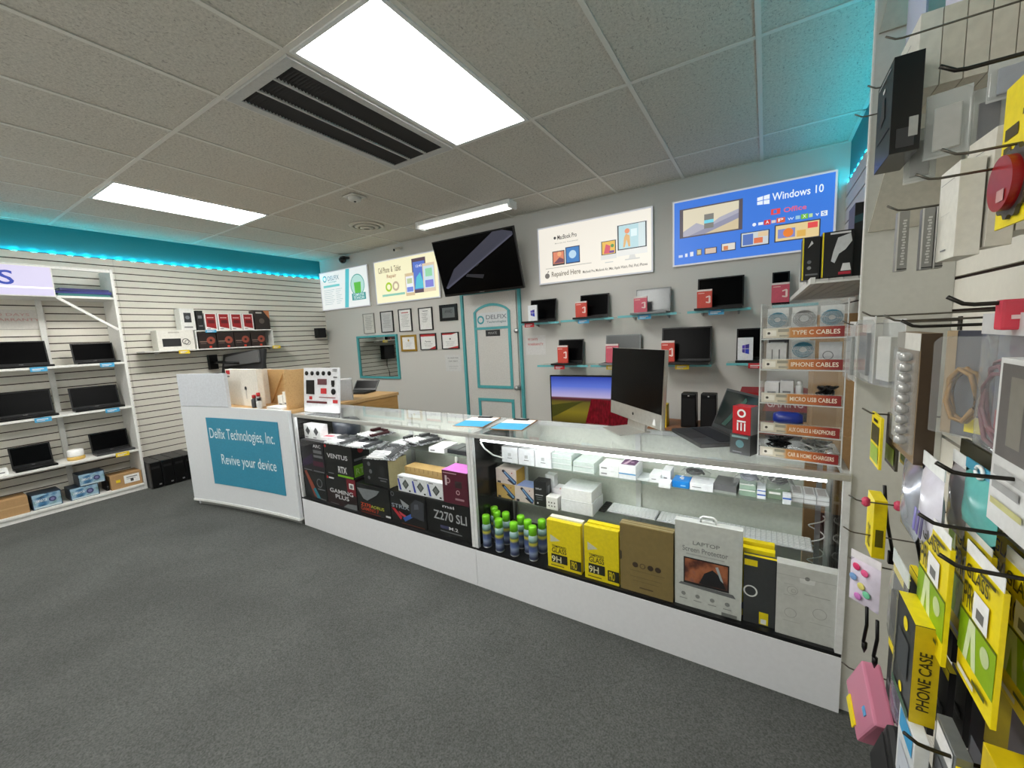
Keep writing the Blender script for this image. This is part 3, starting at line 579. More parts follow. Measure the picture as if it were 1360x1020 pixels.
# dark cabinet with red boxes behind the acrylic rack, cardboard boxes by the right wall
cb = thing('cabinet', 'low black cabinet behind the acrylic rack against the back wall', 'cabinet', (.13, 3.55, 0))
bx('body', -.17, .17, -.25, .25, 0, .72, C(30, 30, 32, .5), cb, .004)
for z in (.06, .39): d_ = bx('drawer', -.155, .155, -.262, -.2505, z, z+.30, C(36, 36, 38, .4), cb, .002); bx('handle', -.05, .05, -.014, -.006, .24, .255, ALU, d_)
a = at_y(985, 510, 3.32)
carton('product_carton', 'red and black product box lying on top behind the open laptop', 'box', (.06, 3.50, .82), (.42, .30, .20), 0, C(150, 14, 24, .5), [('F', [('rect', 0, 1, .0, .35, C(24, 10, 12)), ('text', .4, .9, .5, .8, 'GAMING', C(230, 200, 200))])])
carton('product_carton', 'red box stacked under the red and black one on the black cabinet', 'box', (.10, 3.50, .72), (.32, .28, .0995), 0, C(170, 18, 28, .5), [('F', [('rect', .1, .9, .2, .3, C(210, 120, 120))])])
carton('cardboard_box', 'tall brown cardboard box on the floor seen through the acrylic rack', 'box', (.34, 2.93, 0), (.26, .32, .88), 0, KRAFT, [('F', [('rect', .45, .55, 0, 1, C(186, 152, 108))])])
carton('cardboard_box', 'brown cardboard box stacked on the tall one behind the rack', 'box', (.35, 2.93, .881), (.24, .30, .66), 0, KRAFT, [('F', [('rect', .45, .55, 0, 1, C(186, 152, 108))])])
# ------------------------------------------------------------------ left shelving unit
UX0, UX1, UY0, UY1 = XL+.021, -5.86, -.45, 1.53
u = thing('shelving_unit', 'white open shelving unit holding laptops against the left slat wall', 'shelf unit', ((UX0+UX1)/2, (UY0+UY1)/2, 0))
ud, ul = (UX1-UX0)/2, (UY1-UY0)/2
SH = C(222, 222, 218, .45)
for y in (-ul, ul): bx('side_panel', -ud, ud, y-.012, y+.012, 0, 2.395, SH, u, .002)
for z in (1.405, .925, .44): bx('shelf', -ud, ud, -ul+.013, ul-.013, z, z+.022, SH, u, .002)
bx('shelf', -ud, ud, -ul+.013, ul-.013, .045, .07, SH, u, .002); bx('kick_plate', ud-.03, ud-.01, -ul+.013, ul-.013, 0, .044, SH, u)
bx('top_shelf', -ud, ud, -ul+.013, ul-.013, 2.085, 2.107, SH, u, .002); bx('top_rail', ud-.02, ud, -ul+.013, ul-.013, 2.36, 2.388, SH, u)
for y in (1.035, .30):
    for z0, z1 in ((.071, .439), (.463, .924), (.948, 1.404), (1.428, 2.084)): bx('wall_post', -ud, -ud+.035, y-UY0-ul-.02, y-UY0-ul+.02, z0, z1, SH, u)
p0, p1 = at_x(75, 395, UX1+.003), at_x(157, 438, UX1+.003)
q = Vector((p0.y, p0.z)); r_ = Vector((p1.y, p1.z)); dn = Vector((-(r_-q).y, (r_-q).x)).normalized()*.012
cy = (UY0+UY1)/2
MB().prism([(q.x-cy-dn.x, q.y-dn.y), (r_.x-cy-dn.x, r_.y-dn.y), (r_.x-cy+dn.x, r_.y+dn.y), (q.x-cy+dn.x, q.y+dn.y)], 'x', ud+.001, ud+.02).build('diagonal_brace', SH, u)
# illuminated header sign (only its last letters show)
s = thing('lightbox_sign', 'lit pale lilac header sign with blue letter S at the left edge', 'sign', (UX1+.03, .45, 2.085), PI/2)
sw, sh = 1.29, .285
MB().box(-sw/2, sw/2, -.02, .028, 0, sh).build('housing', SH, s, bevel=.006)
put(Face((-sw/2+.01, -.0205, .01), (sw-.02, 0, 0), (0, 0, sh-.02)), s, [('rect', 0, 1, 0, 1, lit(214, 208, 236, .72)), ('rect', 0, 1, .24, .30, lit(250, 248, 255, .9)), ('text', .12, .815, .34, .82, 'LAPTOPS', lit(60, 84, 196, .5))])
# folders on the top shelf
for k, (c, z, nm, l) in enumerate((((40, 110, 110), 2.1075, 'teal green folder lying flat on the high left shelf', .38), ((36, 40, 120), 2.133, 'dark blue folder lying on the teal folder on the high left shelf', .40), ((30, 34, 96), 2.158, 'navy folder on top of the folder pile on high left shelf', .36))):
    f = thing('ring_folder', nm, 'folder', (-5.97, 1.31, z), PI/2+(.02, -.03, .05)[k], 'folders on the high shelf')
    MB().box(-l/2, l/2, -.10, .10, 0, .005).build('cover', C(*c, .4), f); MB().box(-l/2, l/2, -.10, .10, .019, .024).build('cover', C(*c, .4), f)
    MB().box(-l/2, l/2, -.10, -.095, .005, .019).build('spine', C(*c, .4), f); MB().box(-l/2+.01, l/2-.01, -.094, .09, .005, .019).build('pages', PAPER, f)
# warranty notice on slats
t = thing('wall_notice', 'clear plastic sheet with faint red warranty writing under the lilac sign', 'notice', (XL+.0215, .86, 1.80), PI/2)
MB().box(-.21, .21, -.002, 0, 0, .19).build('sheet', C(214, 210, 204, .5), t)
put(Face((-.21, -.002, 0), (.42, 0, 0), (0, 0, .19)), t, [('text', .2, .75, .68, .82, '90 DAYS', C(206, 168, 164)), ('text', .12, .9, .42, .56, 'WARRANTY', C(206, 160, 156))])
# laptops on the unit
ulap = [  # y0, y1, shelf z, top px row
 (.64, 1.012, 1.427, 1.685, 'top row, nearer the picture edge'), (1.175, 1.497, 1.427, 1.645, 'top row, beside the upright panel'),
 (.60, .983, .947, 1.207, 'middle row, nearer the picture edge'), (1.104, 1.475, .947, 1.19, 'middle row, beside the upright panel'),
 (.645, .915, .462, .68, 'bottom row, nearer the picture edge'), (1.19, 1.497, .462, .69, 'bottom row, beside the upright panel')]
tags = [(52, 493, TAGB), (143, 487, TAGB), (58, 560, TAGB), (150, 547, TAGB), None, (163, 603, TAGY)]
for (y0, y1, z, zt, wh), tg in zip(ulap, tags):
    l = laptop('laptop', 'black open laptop on the left shelving unit, '+wh, (-6.03, (y0+y1)/2, z), PI/2+random.uniform(-.03, .03), y1-y0, .155, zt-z-.02, 102, group='laptops on the left shelving unit', logo='acer', deck=C(60, 60, 62, .4) if 'bottom row, b' in wh else None)
    if tg:
        q = at_x(tg[0], tg[1], UX1+.004); price_tag(('yellow' if tg[2] is TAGY else 'blue')+' price tag on the left unit shelf, '+wh, (UX1+.002, q.y, z-.004), tg[2], .11, PI/2, grp='price tags on the left unit')
# disc spindle
p = at_x(100, 600, -5.98)
t = thing('disc_spindle', 'white round disc tub with gold base between the bottom row laptops', 'container', (-5.98, p.y, .4625))
MB().lathe([(.062, 0), (.066, .005), (.066, .03), (.06, .034)], 22).build('base', C(206, 170, 90, .4), t)
MB().lathe([(.058, .034), (.06, .045), (.06, .095), (.05, .102), (.0, .104)], 22).build('lid', C(236, 236, 234, .35), t)
p = at_x(3, 625, -5.95)
carton('small_carton', 'small white carton at far left of the bottom laptop row', 'box', (-5.95, p.y-.02, .4625), (.10, .08, .055), PI/2, WHITE, [('F', [('rect', .2, .8, .3, .5, INK)])])
# boxes on the bottom shelf
art = noise_mat('blue_green_artwork', [(.3, (24, 40, 66)), (.45, (70, 120, 160)), (.55, (150, 180, 200)), (.7, (60, 110, 80))], 9, .4)
carton('cardboard_box', 'plain brown cardboard box at the left end of the bottom shelf', 'box', (-5.98, .555, .071), (.26, .2, .16), PI/2, KRAFT, [('F', [('rect', .0, 1, .46, .54, C(186, 152, 108))])])
def artbox(label, y0, y1, z, h): carton('product_carton', label, 'box', (-5.985, (y0+y1)/2, z), (y1-y0, .2, h), PI/2, C(30, 44, 60, .4), [('F', [('rect', .03, .97, .04, .96, art), ('poly', [(.02, .75), (.55, .9), (.4, .98), (.02, .98)], C(150, 185, 205)), ('disc', .68, .5, .13, C(60, 66, 110)), ('disc', .68, .5, .07, C(120, 120, 160)), ('text', .1, .5, .45, .65, 'LAMINATOR', C(226, 236, 240)), ('rect', .05, .95, .04, .16, C(180, 200, 206))])], 'blue picture boxes on the bottom shelf')
artbox('blue picture box with lens print next to the plain cardboard box', .705, .90, .071, .145)
artbox('green and blue picture box, lower one of the stack on the bottom shelf', .955, 1.165, .071, .12)
artbox('blue picture box, upper one of the stack on the bottom shelf', 1.03, 1.225, .1915, .12)
carton('cardboard_box', 'brown cardboard box with white shipping label at right end of the bottom shelf', 'box', (-5.98, 1.385, .071), (.255, .2, .15), PI/2, KRAFT, [('F', [('rect', .42, .92, .25, .85, PAPER), ('rect', .5, .85, .65, .72, INK), ('rect', .62, .72, .35, .55, C(60, 60, 60)), ('rect', .16, .30, .45, .65, TAGY), ('rect', .5, .8, .55, .58, INK)])])
carton('small_carton', 'black carton tucked behind the stacked picture boxes', 'box', (-6.0, 1.238, .071), (.02, .16, .10), PI/2, BLACK, [('F', [('rect', .2, .8, .4, .5, INK)])])
# four slim desktop towers on the floor
for k in range(4):
    y = 1.60+k*.108
    t = thing('desktop_tower', ['black slim desktop tower on the floor against the shelving unit', 'second black slim desktop tower from the shelving unit', 'third black slim desktop tower from the shelving unit', 'black slim desktop tower nearest the reception desk'][k], 'computer', (-5.92, y, 0.0), PI/2, 'slim desktop towers on the floor')
    bx('case', -.05, .05, -.17, .2, .005, .30, C(40, 40, 42, .45), t, .003)
    bx('front_panel', -.047, .047, -.185, -.171, .008, .297, BLACK, t, .004)
    bx('drive_door', -.036, .036, -.1865, -.1855, .225, .25, NEARBLACK, t); bx('badge', .012, .034, -.1868, -.1855, .035, .05, ALU, t)
    for x in (-.03, .03): bx('foot', x-.01, x+.01, -.15, .17, 0, .005, BLACK, t)
# ------------------------------------------------------------------ slat wall shelf with boxes
SX = XL+.021
def slat_shelf(label, y0, y1, z, dep):
    t = thing('slatwall_shelf', label, 'shelf', (SX, (y0+y1)/2, z)); L = (y1-y0)/2
    bx('board', 0.001, dep, -L, L, -.014, 0, SH, t, .002); bx('lip', dep-.004, dep, -L, L, 0, .0, SH, t) if 0 else None
    for y in (-L*.8, L*.8): MB().prism([(0.001, -.06), (dep*.7, -.016), (0.001, -.016)], 'y', y-.003, y+.003).build('bracket', SH, t)
    return t
slat_shelf('long white slat wall shelf behind the reception desk', 1.73, 3.40, 1.525, .26)
r2 = thing('slatwall_shelf', 'short raised white shelf over the red fan boxes', 'shelf', (SX+.12, 2.72, 1.5255))
bx('board', -.11, .11, -.47, .47, .215, .228, SH, r2, .002)
bx('end_panel', -.11, .11, .458, .47, 0, .2145, SH, r2); bx('end_panel', -.11, .11, -.47, -.458, 0, .2145, SH, r2)
carton('product_carton', 'white carton printed with a black cable set on slat wall shelf', 'box', (SX+.14, 2.05, 1.5255), (.36, .18, .235), PI/2, C(226, 224, 216, .5), [('F', [('rect', .12, .62, .18, .58, C(40, 40, 42)), ('ring', .75, .42, .08, .1, C(50, 50, 52)), ('ring', .80, .36, .07, .085, C(50, 50, 52)), ('rect', .3, .6, .85, .92, C(190, 186, 176))])])
for k in range(4):
    y = 2.37+k*.205
    carton('fan_box', ['dark carton with copper fan print under raised shelf, beside the white cable carton', 'second dark carton with copper fan print under raised shelf', 'third dark carton with copper fan print under raised shelf', 'dark carton with copper fan print at the right end under raised shelf'][k], 'box', (SX+.14, y+.01, 1.5255), (.195, .14, .2), PI/2, C(40, 30, 28, .4),
           [('F', [('disc', .68, .5, .24, C(150, 74, 58)), ('disc', .68, .5, .08, C(40, 28, 26)), ('rect', .05, .45, .4, .46, C(130, 110, 100)), ('rect', .08, .4, .3, .33, C(120, 100, 96)), ('rect', .55, .7, .03, .15, C(200, 60, 40))])], 'fan boxes under the raised shelf')
zt = 1.7545
carton('product_carton', 'white carton with dark square picture at left on the raised shelf', 'box', (SX+.12, 2.205, zt+.0075), (.15, .15, .26), PI/2, C(224, 224, 220, .5), [('F', [('rect', .25, .75, .35, .8, C(50, 52, 56)), ('disc', .5, .58, .15, C(120, 124, 130)), ('rect', .2, .8, .1, .16, INK)])])
carton('product_carton', 'narrow black carton between the white carton and red-fronted boxes', 'box', (SX+.13, 2.335, zt), (.07, .13, .245), PI/2, NEARBLACK, [('F', [('rect', .2, .8, .6, .75, C(120, 120, 124)), ('rect', .2, .8, .2, .25, INK)])])
for k in range(4):
    carton('headset_box', ['white carton with red front leftmost of four on the raised shelf', 'white carton with red front second of four on the raised shelf', 'white carton with red front third of four on the raised shelf', 'white carton with red front last of four on the raised shelf'][k], 'box', (SX+.13, 2.45+k*.148, zt), (.135, .13, .215), PI/2, C(232, 228, 226, .5),
           [('F', [('poly', [(.1, .2), (.9, .08), (.9, .95), (.1, .95)], C(150, 30, 34)), ('rect', .2, .75, .72, .76, C(236, 200, 196)), ('rect', .25, .8, .40, .60, C(96, 18, 24)), ('rect', .1, .4, .06, .10, INK)])], 'white and red cartons on the raised shelf')
carton('product_carton', 'dark brown carton with orange corner at right end of the raised shelf', 'box', (SX+.13, 3.08, zt), (.2, .14, .26), PI/2, C(44, 36, 34, .4), [('F', [('poly', [(.6, 1), (1, 1), (1, .55)], C(190, 120, 80)), ('disc', .45, .45, .18, C(96, 86, 80)), ('rect', .1, .5, .85, .92, C(190, 186, 180))])])
for y, m, nm in ((2.10, TAGY, 'yellow price tag on long slat shelf under the cable carton'), (3.20, TAGY, 'yellow price tag at right end of the long slat shelf')): price_tag(nm, (SX+.262, y, 1.517), m, .11, PI/2, grp='price tags on the slat shelf')
price_tag('blue price tag on the raised shelf under the red-fronted cartons', (SX+.232, 2.42, 1.7535), TAGB, .12, PI/2, .03, 'price tags on the slat shelf')
# corner speaker, monitor on a wall arm
t = thing('wall_speaker', 'small black cube speaker mounted in the left corner of the slat wall', 'speaker', (-6.14, 4.02, 1.61), PI/2)
bx('cabinet', -.065, .065, -.06, .06, 0, .155, BLACK, t, .006); bx('grille', -.058, .058, -.064, -.0605, .008, .147, C(22, 22, 23, .9, bump=.3, scale=300), t); bx('bracket', -.015, .015, .0605, .078, .05, .1, BLACK, t)
t = thing('monitor', 'black monitor seen from behind on a wall arm above the reception desk', 'monitor', (-5.76, 2.62, 1.17), math.radians(8))
mo = MB().box(-.42, .42, -.02, .02, 0, .30).build('panel_back', C(34, 34, 36, .4), t, (0, 0, 0), (math.radians(-14), math.radians(-4), 0), .006)
MB().prism([(-.33, .12), (.38, .12), (.34, .285), (-.31, .25)], 'y', -.05, -.0205).build('rear_housing', C(84, 84, 84, .45), mo, bevel=.008)
MB().tube([(0, -.03, .15), (-.2, -.14, .17), (-.42, -.09, .17)], .016, 8).build('arm', BLACK, t); bx('wall_plate', -.46, -.41, -.14, -.04, .08, .27, BLACK, t)

t = thing('wall_box', 'black box on the slat wall behind the reception monitor, seen in the mirror window', 'box', (SX+.055, 2.98, 1.16), PI/2)
bx('body', -.13, .13, -.05, .054, 0, .26, BLACK, t, .006); MB().tube([(.05, -.02, 0), (.06, -.02, -.12), (0, .0, -.25), (-.03, .03, -.36)], .008, 6).build('cable', BLACK, t); bx('front_cover', -.115, .115, -.054, -.0505, .02, .24, NEARBLACK, t)
# ------------------------------------------------------------------ reception desk
DW = C(218, 222, 226, .4, grain=.02, name='desk_laminate')
rd = thing('reception_desk', 'white curved reception desk with raised wing and blue name panel', 'desk', (-4.0, 1.80, 0))
path = [(-4.76, 1.585), (-4.55, 1.635), (-4.33, 1.675), (-4.07, 1.713), (-3.80, 1.748), (-3.55, 1.775), (-3.295, 1.795)]
def curved(name, z0, z1, pts, inset, th, mat, parent=rd):
    o = [(x+4.0, y-1.80+inset) for x, y in pts]; mb = MB(); n = len(o); vs = []
    for x, y in o: vs += [(x, y, z0), (x, y, z1), (x, y+th, z1), (x, y+th, z0)]
    fs = [(3, 2, 1, 0), (4*n-4, 4*n-3, 4*n-2, 4*n-1)]
    for i in range(n-1):
        for k in range(4): fs.append((4*i+k, 4*i+(k+1) % 4, 4*i+4+(k+1) % 4, 4*i+4+k))
    return mb.add(vs, fs).build(name, mat, parent)
curved('front_panel', .065, .985, path, 0, .03, DW)
curved('toe_kick', 0, .0645, path[:-1]+[(-3.33, 1.79)], .035, .02, C(150, 152, 150, .5))
curved('base_lip', .045, .0648, path, -.006, .04, WHITE)
wp = [(-4.76, 1.585), (-4.55, 1.635), (-4.33, 1.675), (-4.10, 1.709)]
curved('raised_wing', .99, 1.295, wp, .002, .025, C(208, 213, 220, .4))
bx('side_panel', -.76, -.735, -.18, .45, 0, .985, DW, rd); bx('rear_panel', -.735, .70, .43, .45, .2, .955, DW, rd)
MB().prism([(x+4.0, y-1.80+.031) for x, y in path]+[(.70, .45), (-.735, .45)], 'z', .957, .984).build('counter_top', WOOD, rd)
# wooden hutch on the counter
bx('hutch_back', .06, .60, .22, .24, .985, 1.30, WOOD, rd); bx('hutch_side', .04, .06, .10, .24, .985, 1.31, C(226, 220, 208, .5), rd); bx('hutch_side', .60, .62, .05, .24, .985, 1.31, WOOD, rd)
MB().prism([(.06, .985), (.34, 1.30), (.06, 1.30)], 'y', .205, .2195).build('hutch_gusset', C(196, 158, 104, .5), rd)
# blue name panel, follows the curve
pp = [(-4.43, 1.656), (-4.33, 1.675), (-4.07, 1.713), (-3.80, 1.748), (-3.55, 1.775), (-3.44, 1.783)]
npn = curved('name_panel', .245, .885, pp, -.007, .006, C(52, 138, 168, .5, name='name_panel_blue'))
def on_curve(x):
    for (a, b), (c, d) in zip(pp[:-1], pp[1:]):
        if a <= x <= c: return b+(d-b)*(x-a)/(c-a)
    return pp[-1][1]
def curve_text(txt, X0, X1, Z0, Z1):
    vs, fs, _a = text_outline(txt, .004)
    MB().add([(X0+(X1-X0)*x+4.0, on_curve(X0+(X1-X0)*x)-1.80-.0085, Z0+(Z1-Z0)*y) for x, y in vs], fs).build('lettering', C(214, 232, 240, .6), npn)
curve_text('Delfix Technologies, Inc.', -4.40, -3.50, .66, .79); curve_text('Revive your device', -4.28, -3.52, .42, .545)
# items on the reception desk
p = at_y(320, 540, 1.86)
carton('product_carton', 'tall cream carton with red corner mark standing on the reception desk', 'box', (-4.075, 1.858, .985), (.57, .05, .335), .0, C(228, 224, 214, .5), [('F', [('rect', .03, .16, .86, .97, RED), ('rect', .05, .14, .78, .82, INK), ('disc', .62, .48, .035, BLACK), ('rect', .61, .63, .2, .46, C(190, 188, 182))])])
for k, (dx, dy, h, m, nm) in enumerate(((0, 0, .10, C(60, 60, 64), 'small dark bottle with red top beside the cream carton'), (.06, .03, .12, C(150, 150, 152), 'grey bottle with red cap on the reception counter'), (.11, -.02, .08, C(200, 200, 198), 'short pale bottle on the reception counter'))):
    t = thing('small_bottle', nm, 'bottle', (-3.83+dx*.9, 1.808+dy*.4, .985), 0, 'small bottles on the reception counter')
    MB().lathe([(.022, 0), (.024, .005), (.024, h*.7), (.012, h*.82), (.012, h*.84)], 14).build('body', m, t); MB().lathe([(.015, h*.84), (.015, h+.01), (.01, h+.012)], 12).build('cap', RED if k < 2 else BLACK, t)
for k, (dx, h, nm) in enumerate(((0, .10, 'short white carton on left inside the wooden hutch'), (.085, .135, 'middle white carton inside the wooden hutch'), (.155, .16, 'tallest white carton inside the wooden hutch'))):
    carton('small_carton', nm, 'box', (-3.60+dx, 1.945, .985), (.075, .07, h), 0, C(232, 230, 224, .5), [('F', [('rect', .2, .8, .2, .3, INK)])])
carton('paper_stack', 'low white stack of papers in front of the wooden hutch', 'papers', (-3.52, 1.85, .985), (.22, .09, .02), .0, PAPER, [('F', [('rect', 0, 1, .4, .5, INK)])])
# return desk along the aisle
ds = thing('wooden_desk', 'light wooden return desk behind the first display case', 'desk', (-3.66, 2.665, 0))
bx('desk_top', -.32, .32, -.36, .36, .93, .96, WOOD, ds, .002); bx('side_panel', .29, .31, -.35, .35, 0, .929, noise_mat('oak_panel', [(.3, (176, 132, 74)), (.6, (192, 148, 88)), (.8, (168, 124, 68))], 5, .5, (1, 1, 8)), ds); bx('side_panel', -.31, -.29, -.35, .35, 0, .929, WOOD, ds); bx('modesty_panel', -.289, .289, .30, .32, .3, .929, WOOD, ds)
carton('product_carton', 'grey carton with red tab standing on the wooden return desk', 'box', (-3.53, 2.48, .96), (.19, .20, .20), math.radians(52), C(168, 170, 172, .5), [('F', [('rect', .06, .2, .88, 1, RED)]), ('T', [('rect', .1, .9, .1, .9, C(190, 190, 188))])])
l = laptop('laptop', 'black laptop lying open on the wooden return desk', (-3.80, 2.95, .96), math.radians(15), .30, .2, .13, 128)
# display board with spare parts, leaning at the end of the first case
a = at_y(389, 494, 1.98); b = at_y(442, 489, 1.98)
bd = thing('display_board', 'white display board with rows of small phone parts beside the reception desk', 'display board', (-3.045, 1.935, .966), math.radians(4))
bw, bh = .42, .36
pl = MB().box(-bw/2, bw/2, -.01, .01, 0, bh).build('board', C(222, 224, 228, .35), bd, rot=(math.radians(-6), 0, 0), bevel=.003)
MB().prism([(.004, 0), (.12, 0), (.03, .2), (.004, .2)], 'x', -.01, .01).build('easel_leg', WHITE, bd, (0, .012, 0))
F = Face((-bw/2, -.01, 0), (bw, 0, 0), (0, 0, bh))
def part(u0, u1, v0, v1, m, nm='phone_part'):
    MB().box(-bw/2+u0*bw, -bw/2+u1*bw, -.016, -.0102, v0*bh, v1*bh).build(nm, m, pl)
for k in range(5):
    MB().lathe([(.018, 0), (.018, .006), (.012, .008)], 14, Matrix.Translation((-bw/2+bw*(.10+k*.165), -.0101, bh*.875)) @ Matrix.Rotation(PI/2, 4, 'X')).build('camera_part', BLACK, pl)
part(.09, .32, .40, .72, BLACK, 'screen_part'); part(.43, .68, .62, .75, C(96, 50, 56), 'battery_part'); part(.52, .67, .42, .54, RED, 'chip_part'); part(.82, .90, .62, .72, BLACK); part(.83, .89, .58, .62, BLACK)
MB().lathe([(.024, 0), (.024, .006), (.016, .007)], 16, Matrix.Translation((-bw/2+bw*.87, -.0101, bh*.47)) @ Matrix.Rotation(PI/2, 4, 'X')).build('speaker_part', BLACK, pl)
part(.47, .92, .33, .345, C(120, 30, 36), 'flex_cable'); part(.10, .68, .20, .245, C(90, 20, 28), 'flex_cable'); part(.86, .98, .22, .29, RED, 'chip_part'); part(.18, .25, .28, .35, RED, 'chip_part'); part(.86, .98, .955, .965, BLACK); part(.86, .98, .92, .93, BLACK); part(.88, .97, .78, .80, BLACK)
# ------------------------------------------------------------------ glass display cases
CY0, CY1, DECK, TOP = 1.825, 2.275, .25, .963
def case(label, X0, X1, left_m, right_m, shelf_z, led, gap=0.0, hide=0.0):
    t = thing('display_case', label, 'display case', ((X0+X1)/2, (CY0+CY1)/2, 0)); w = (X1-X0)/2-.001; d = (CY1-CY0)/2
    bx('plinth', -w, w, -d, d, .0, .234, C(222, 224, 228, .4, grain=.02), t, .002)
    bx('deck', -w+.002, w-.002, -d+.002, d-.002, .2345, DECK, C(16, 16, 18, .3), t)
    PW = C(214, 216, 216, .35)
    for x in (-w, w-.022):
        bx('corner_post', x, x+.022, -d, -d+.022, DECK, TOP-.03, PW, t); bx('corner_post', x, x+.022, d-.022, d, DECK, TOP-.03, PW, t)
    bx('top_rail', -w, w, -d-.002, -d+.02, TOP-.03, TOP-.006, C(196, 196, 192, .35, .5), t, .002); bx('top_rail', -w, w, d-.02, d, TOP-.03, TOP-.006, PW, t)
    for x in (-w, w-.02): bx('top_rail', x, x+.02, -d+.02, d-.02, TOP-.03, TOP-.006, PW, t)
    bx('glass_top', -w, w, -d, d, TOP-.0055, TOP, GLASS, t)
    bx('front_glass', -w+.022, w-.022, -d+.006, -d+.010, DECK, TOP-.03, GLASS, t)
    for x, m in ((-w+.004, left_m), (w-.008, right_m)): bx('side_panel', x, x+.004, -d+.022, d-.022, DECK, TOP-.03, m, t)
    dm = C(226, 230, 222, .5)
    for k in range(2):
        dr = bx('sliding_door', -w+.022 if k == 0 else -.02, .02 if k == 0 else w-.022-gap, d-.012-.007*k, d-.007-.007*k, DECK, TOP-.032, dm, t)
    bx('shelf_standard', -.014, .014, d-.035, d-.0205, DECK, TOP-.032, PW, t)
    for x in (-w+.03, w-.06): bx('shelf_standard', x, x+.02, d-.035, d-.0205, DECK, TOP-.032, ALU, t)
    for z in shelf_z:
        bx('glass_shelf', -w+.03, w-.03, -d+.19, d-.036, z-.006, z, SHELFGLASS, t)
    if led:
        a, b, s = led
        bx('led_channel', a, b, -d+.021, -d+.036, TOP-.040+hide, TOP-.031+hide, WHITE, t)
        bx('led_tube', a, b, -d+.021, -d+.033, TOP-.050+hide, TOP-.0405+hide, lit(250, 253, 255, s), t)
    return t
BLK = C(12, 12, 13, .25)
X1a, X1b, X2b = -3.285, -1.462, .275
case('long glass display case filled with motherboard boxes beside the reception desk', X1a, X1b, BLK, WHITE, (.735,), (-.86, .86, CASE_LED*1.3), 0.0, .022)
c2 = case('long glass display case with spray cans and screen protector boxes', X1b, X2b, BLK, GLASS, (.74, .50), (-.80, .80, CASE_LED), .085)
MB().tube([(-.81, -.19, .90), (-.80, -.17, .86), (-.79, -.10, .80), (-.76, -.02, .76), (-.72, .05, .745)], .005, 6).build('power_lead', WHITE, c2)

# --- first case: motherboard and component boxes
def comp(label, X0, X1, z0, z1, col, prints, d=.09, y=1.85, rz=0.0, nm='component_box'):
    return carton(nm, label, 'box', ((X0+X1)/2, y+d/2, z0), (X1-X0, d, z1-z0), rz, C(*col, .35), prints, 'component boxes in the first display case')
Wt = C(214, 214, 218, .5); Gr = C(110, 112, 116, .5); DK = C(20, 20, 22, .4)
comp('black component box with red and blue streak at bottom left of first case', -3.255, -2.965, DECK, .485, (16, 17, 20), [('F', [('poly', [(.05, .95), (.15, 1), (.62, .2), (.55, .05), (.42, .1)], C(150, 70, 50)), ('poly', [(.38, .35), (.55, .05), (.72, .05), (.5, .42)], C(40, 120, 140)), ('ring', .72, .62, .10, .13, Gr), ('rect', .62, .95, .38, .42, Gr), ('rect', .7, .95, .04, .07, Gr)])])
comp('dark red box lettered GAMING PLUS on the bottom row of first case', -2.955, -2.59, DECK, .488, (34, 14, 18), [('F', [('rect', 0, .75, .5, 1, DK), ('poly', [(.72, .55), (1, .45), (1, 1), (.72, 1)], C(120, 20, 36)), ('text', .12, .9, .42, .56, 'GAMING', Wt), ('text', .3, .75, .24, .38, 'PLUS', Wt), ('disc', .08, .92, .03, RED), ('rect', .13, .3, .89, .94, Wt), ('rect', .80, .95, .68, .86, PAPER), ('rect', .83, .92, .71, .82, Gr), ('poly', [(.55, 0), (1, 0), (1, .18), (.7, .14)], Gr), ('rect', .1, .4, .04, .06, Gr)])])
comp('black box with silver wing and orange lettering on bottom row of first case', -2.58, -2.225, DECK, .475, (14, 14, 15), [('F', [('poly', [(.02, .84), (.72, .88), (.62, .72), (.32, .46), (.2, .5)], C(120, 124, 128)), ('text', .1, .42, .24, .36, 'Z370', C(206, 70, 30)), ('text', .42, .82, .24, .34, 'AORUS', C(180, 186, 60)), ('text', .1, .65, .10, .22, 'GAMING 7', C(190, 60, 30)), ('rect', .86, 1, .06, .12, Wt), ('rect', .1, .7, .03, .05, C(130, 40, 30))])])
comp('black box with robot artwork and red and blue chevrons in first case', -2.215, -1.88, DECK, .48, (15, 15, 17), [('F', [('text', .03, .55, .48, .60, 'STRIX', C(150, 160, 170)), ('poly', [(.02, .45), (.12, .45), (.32, .22), (.28, .12)], C(180, 40, 50)), ('poly', [(.22, .40), (.45, .28), (.42, .22), (.28, .28)], C(190, 60, 70)), ('poly', [(.34, .20), (.62, .42), (.66, .32), (.40, .10)], C(50, 90, 170)), ('poly', [(.30, .78), (.55, .64), (.48, .55), (.36, .58)], C(150, 154, 158)), ('poly', [(.58, .30), (.94, .26), (.97, .82), (.74, .88), (.60, .7)], C(52, 54, 62)), ('poly', [(.68, .55), (.82, .60), (.80, .74), (.70, .72)], C(86, 90, 100)), ('ring', .08, .90, .035, .05, Gr), ('rect', .3, .95, .03, .05, C(120, 60, 40))])])
comp('black box lettered Z270 SLI at the right end of the bottom row', -1.868, -1.50, DECK, .482, (15, 15, 16), [('F', [('text', .38, .64, .84, .92, 'msi', Wt), ('text', .16, .90, .46, .72, 'Z270 SLI', C(170, 172, 176)), ('rect', .3, .5, .22, .31, C(60, 60, 96)), ('text', .5, .7, .22, .31, 'M.2', Wt), ('rect', .3, .78, .13, .16, Gr)])])
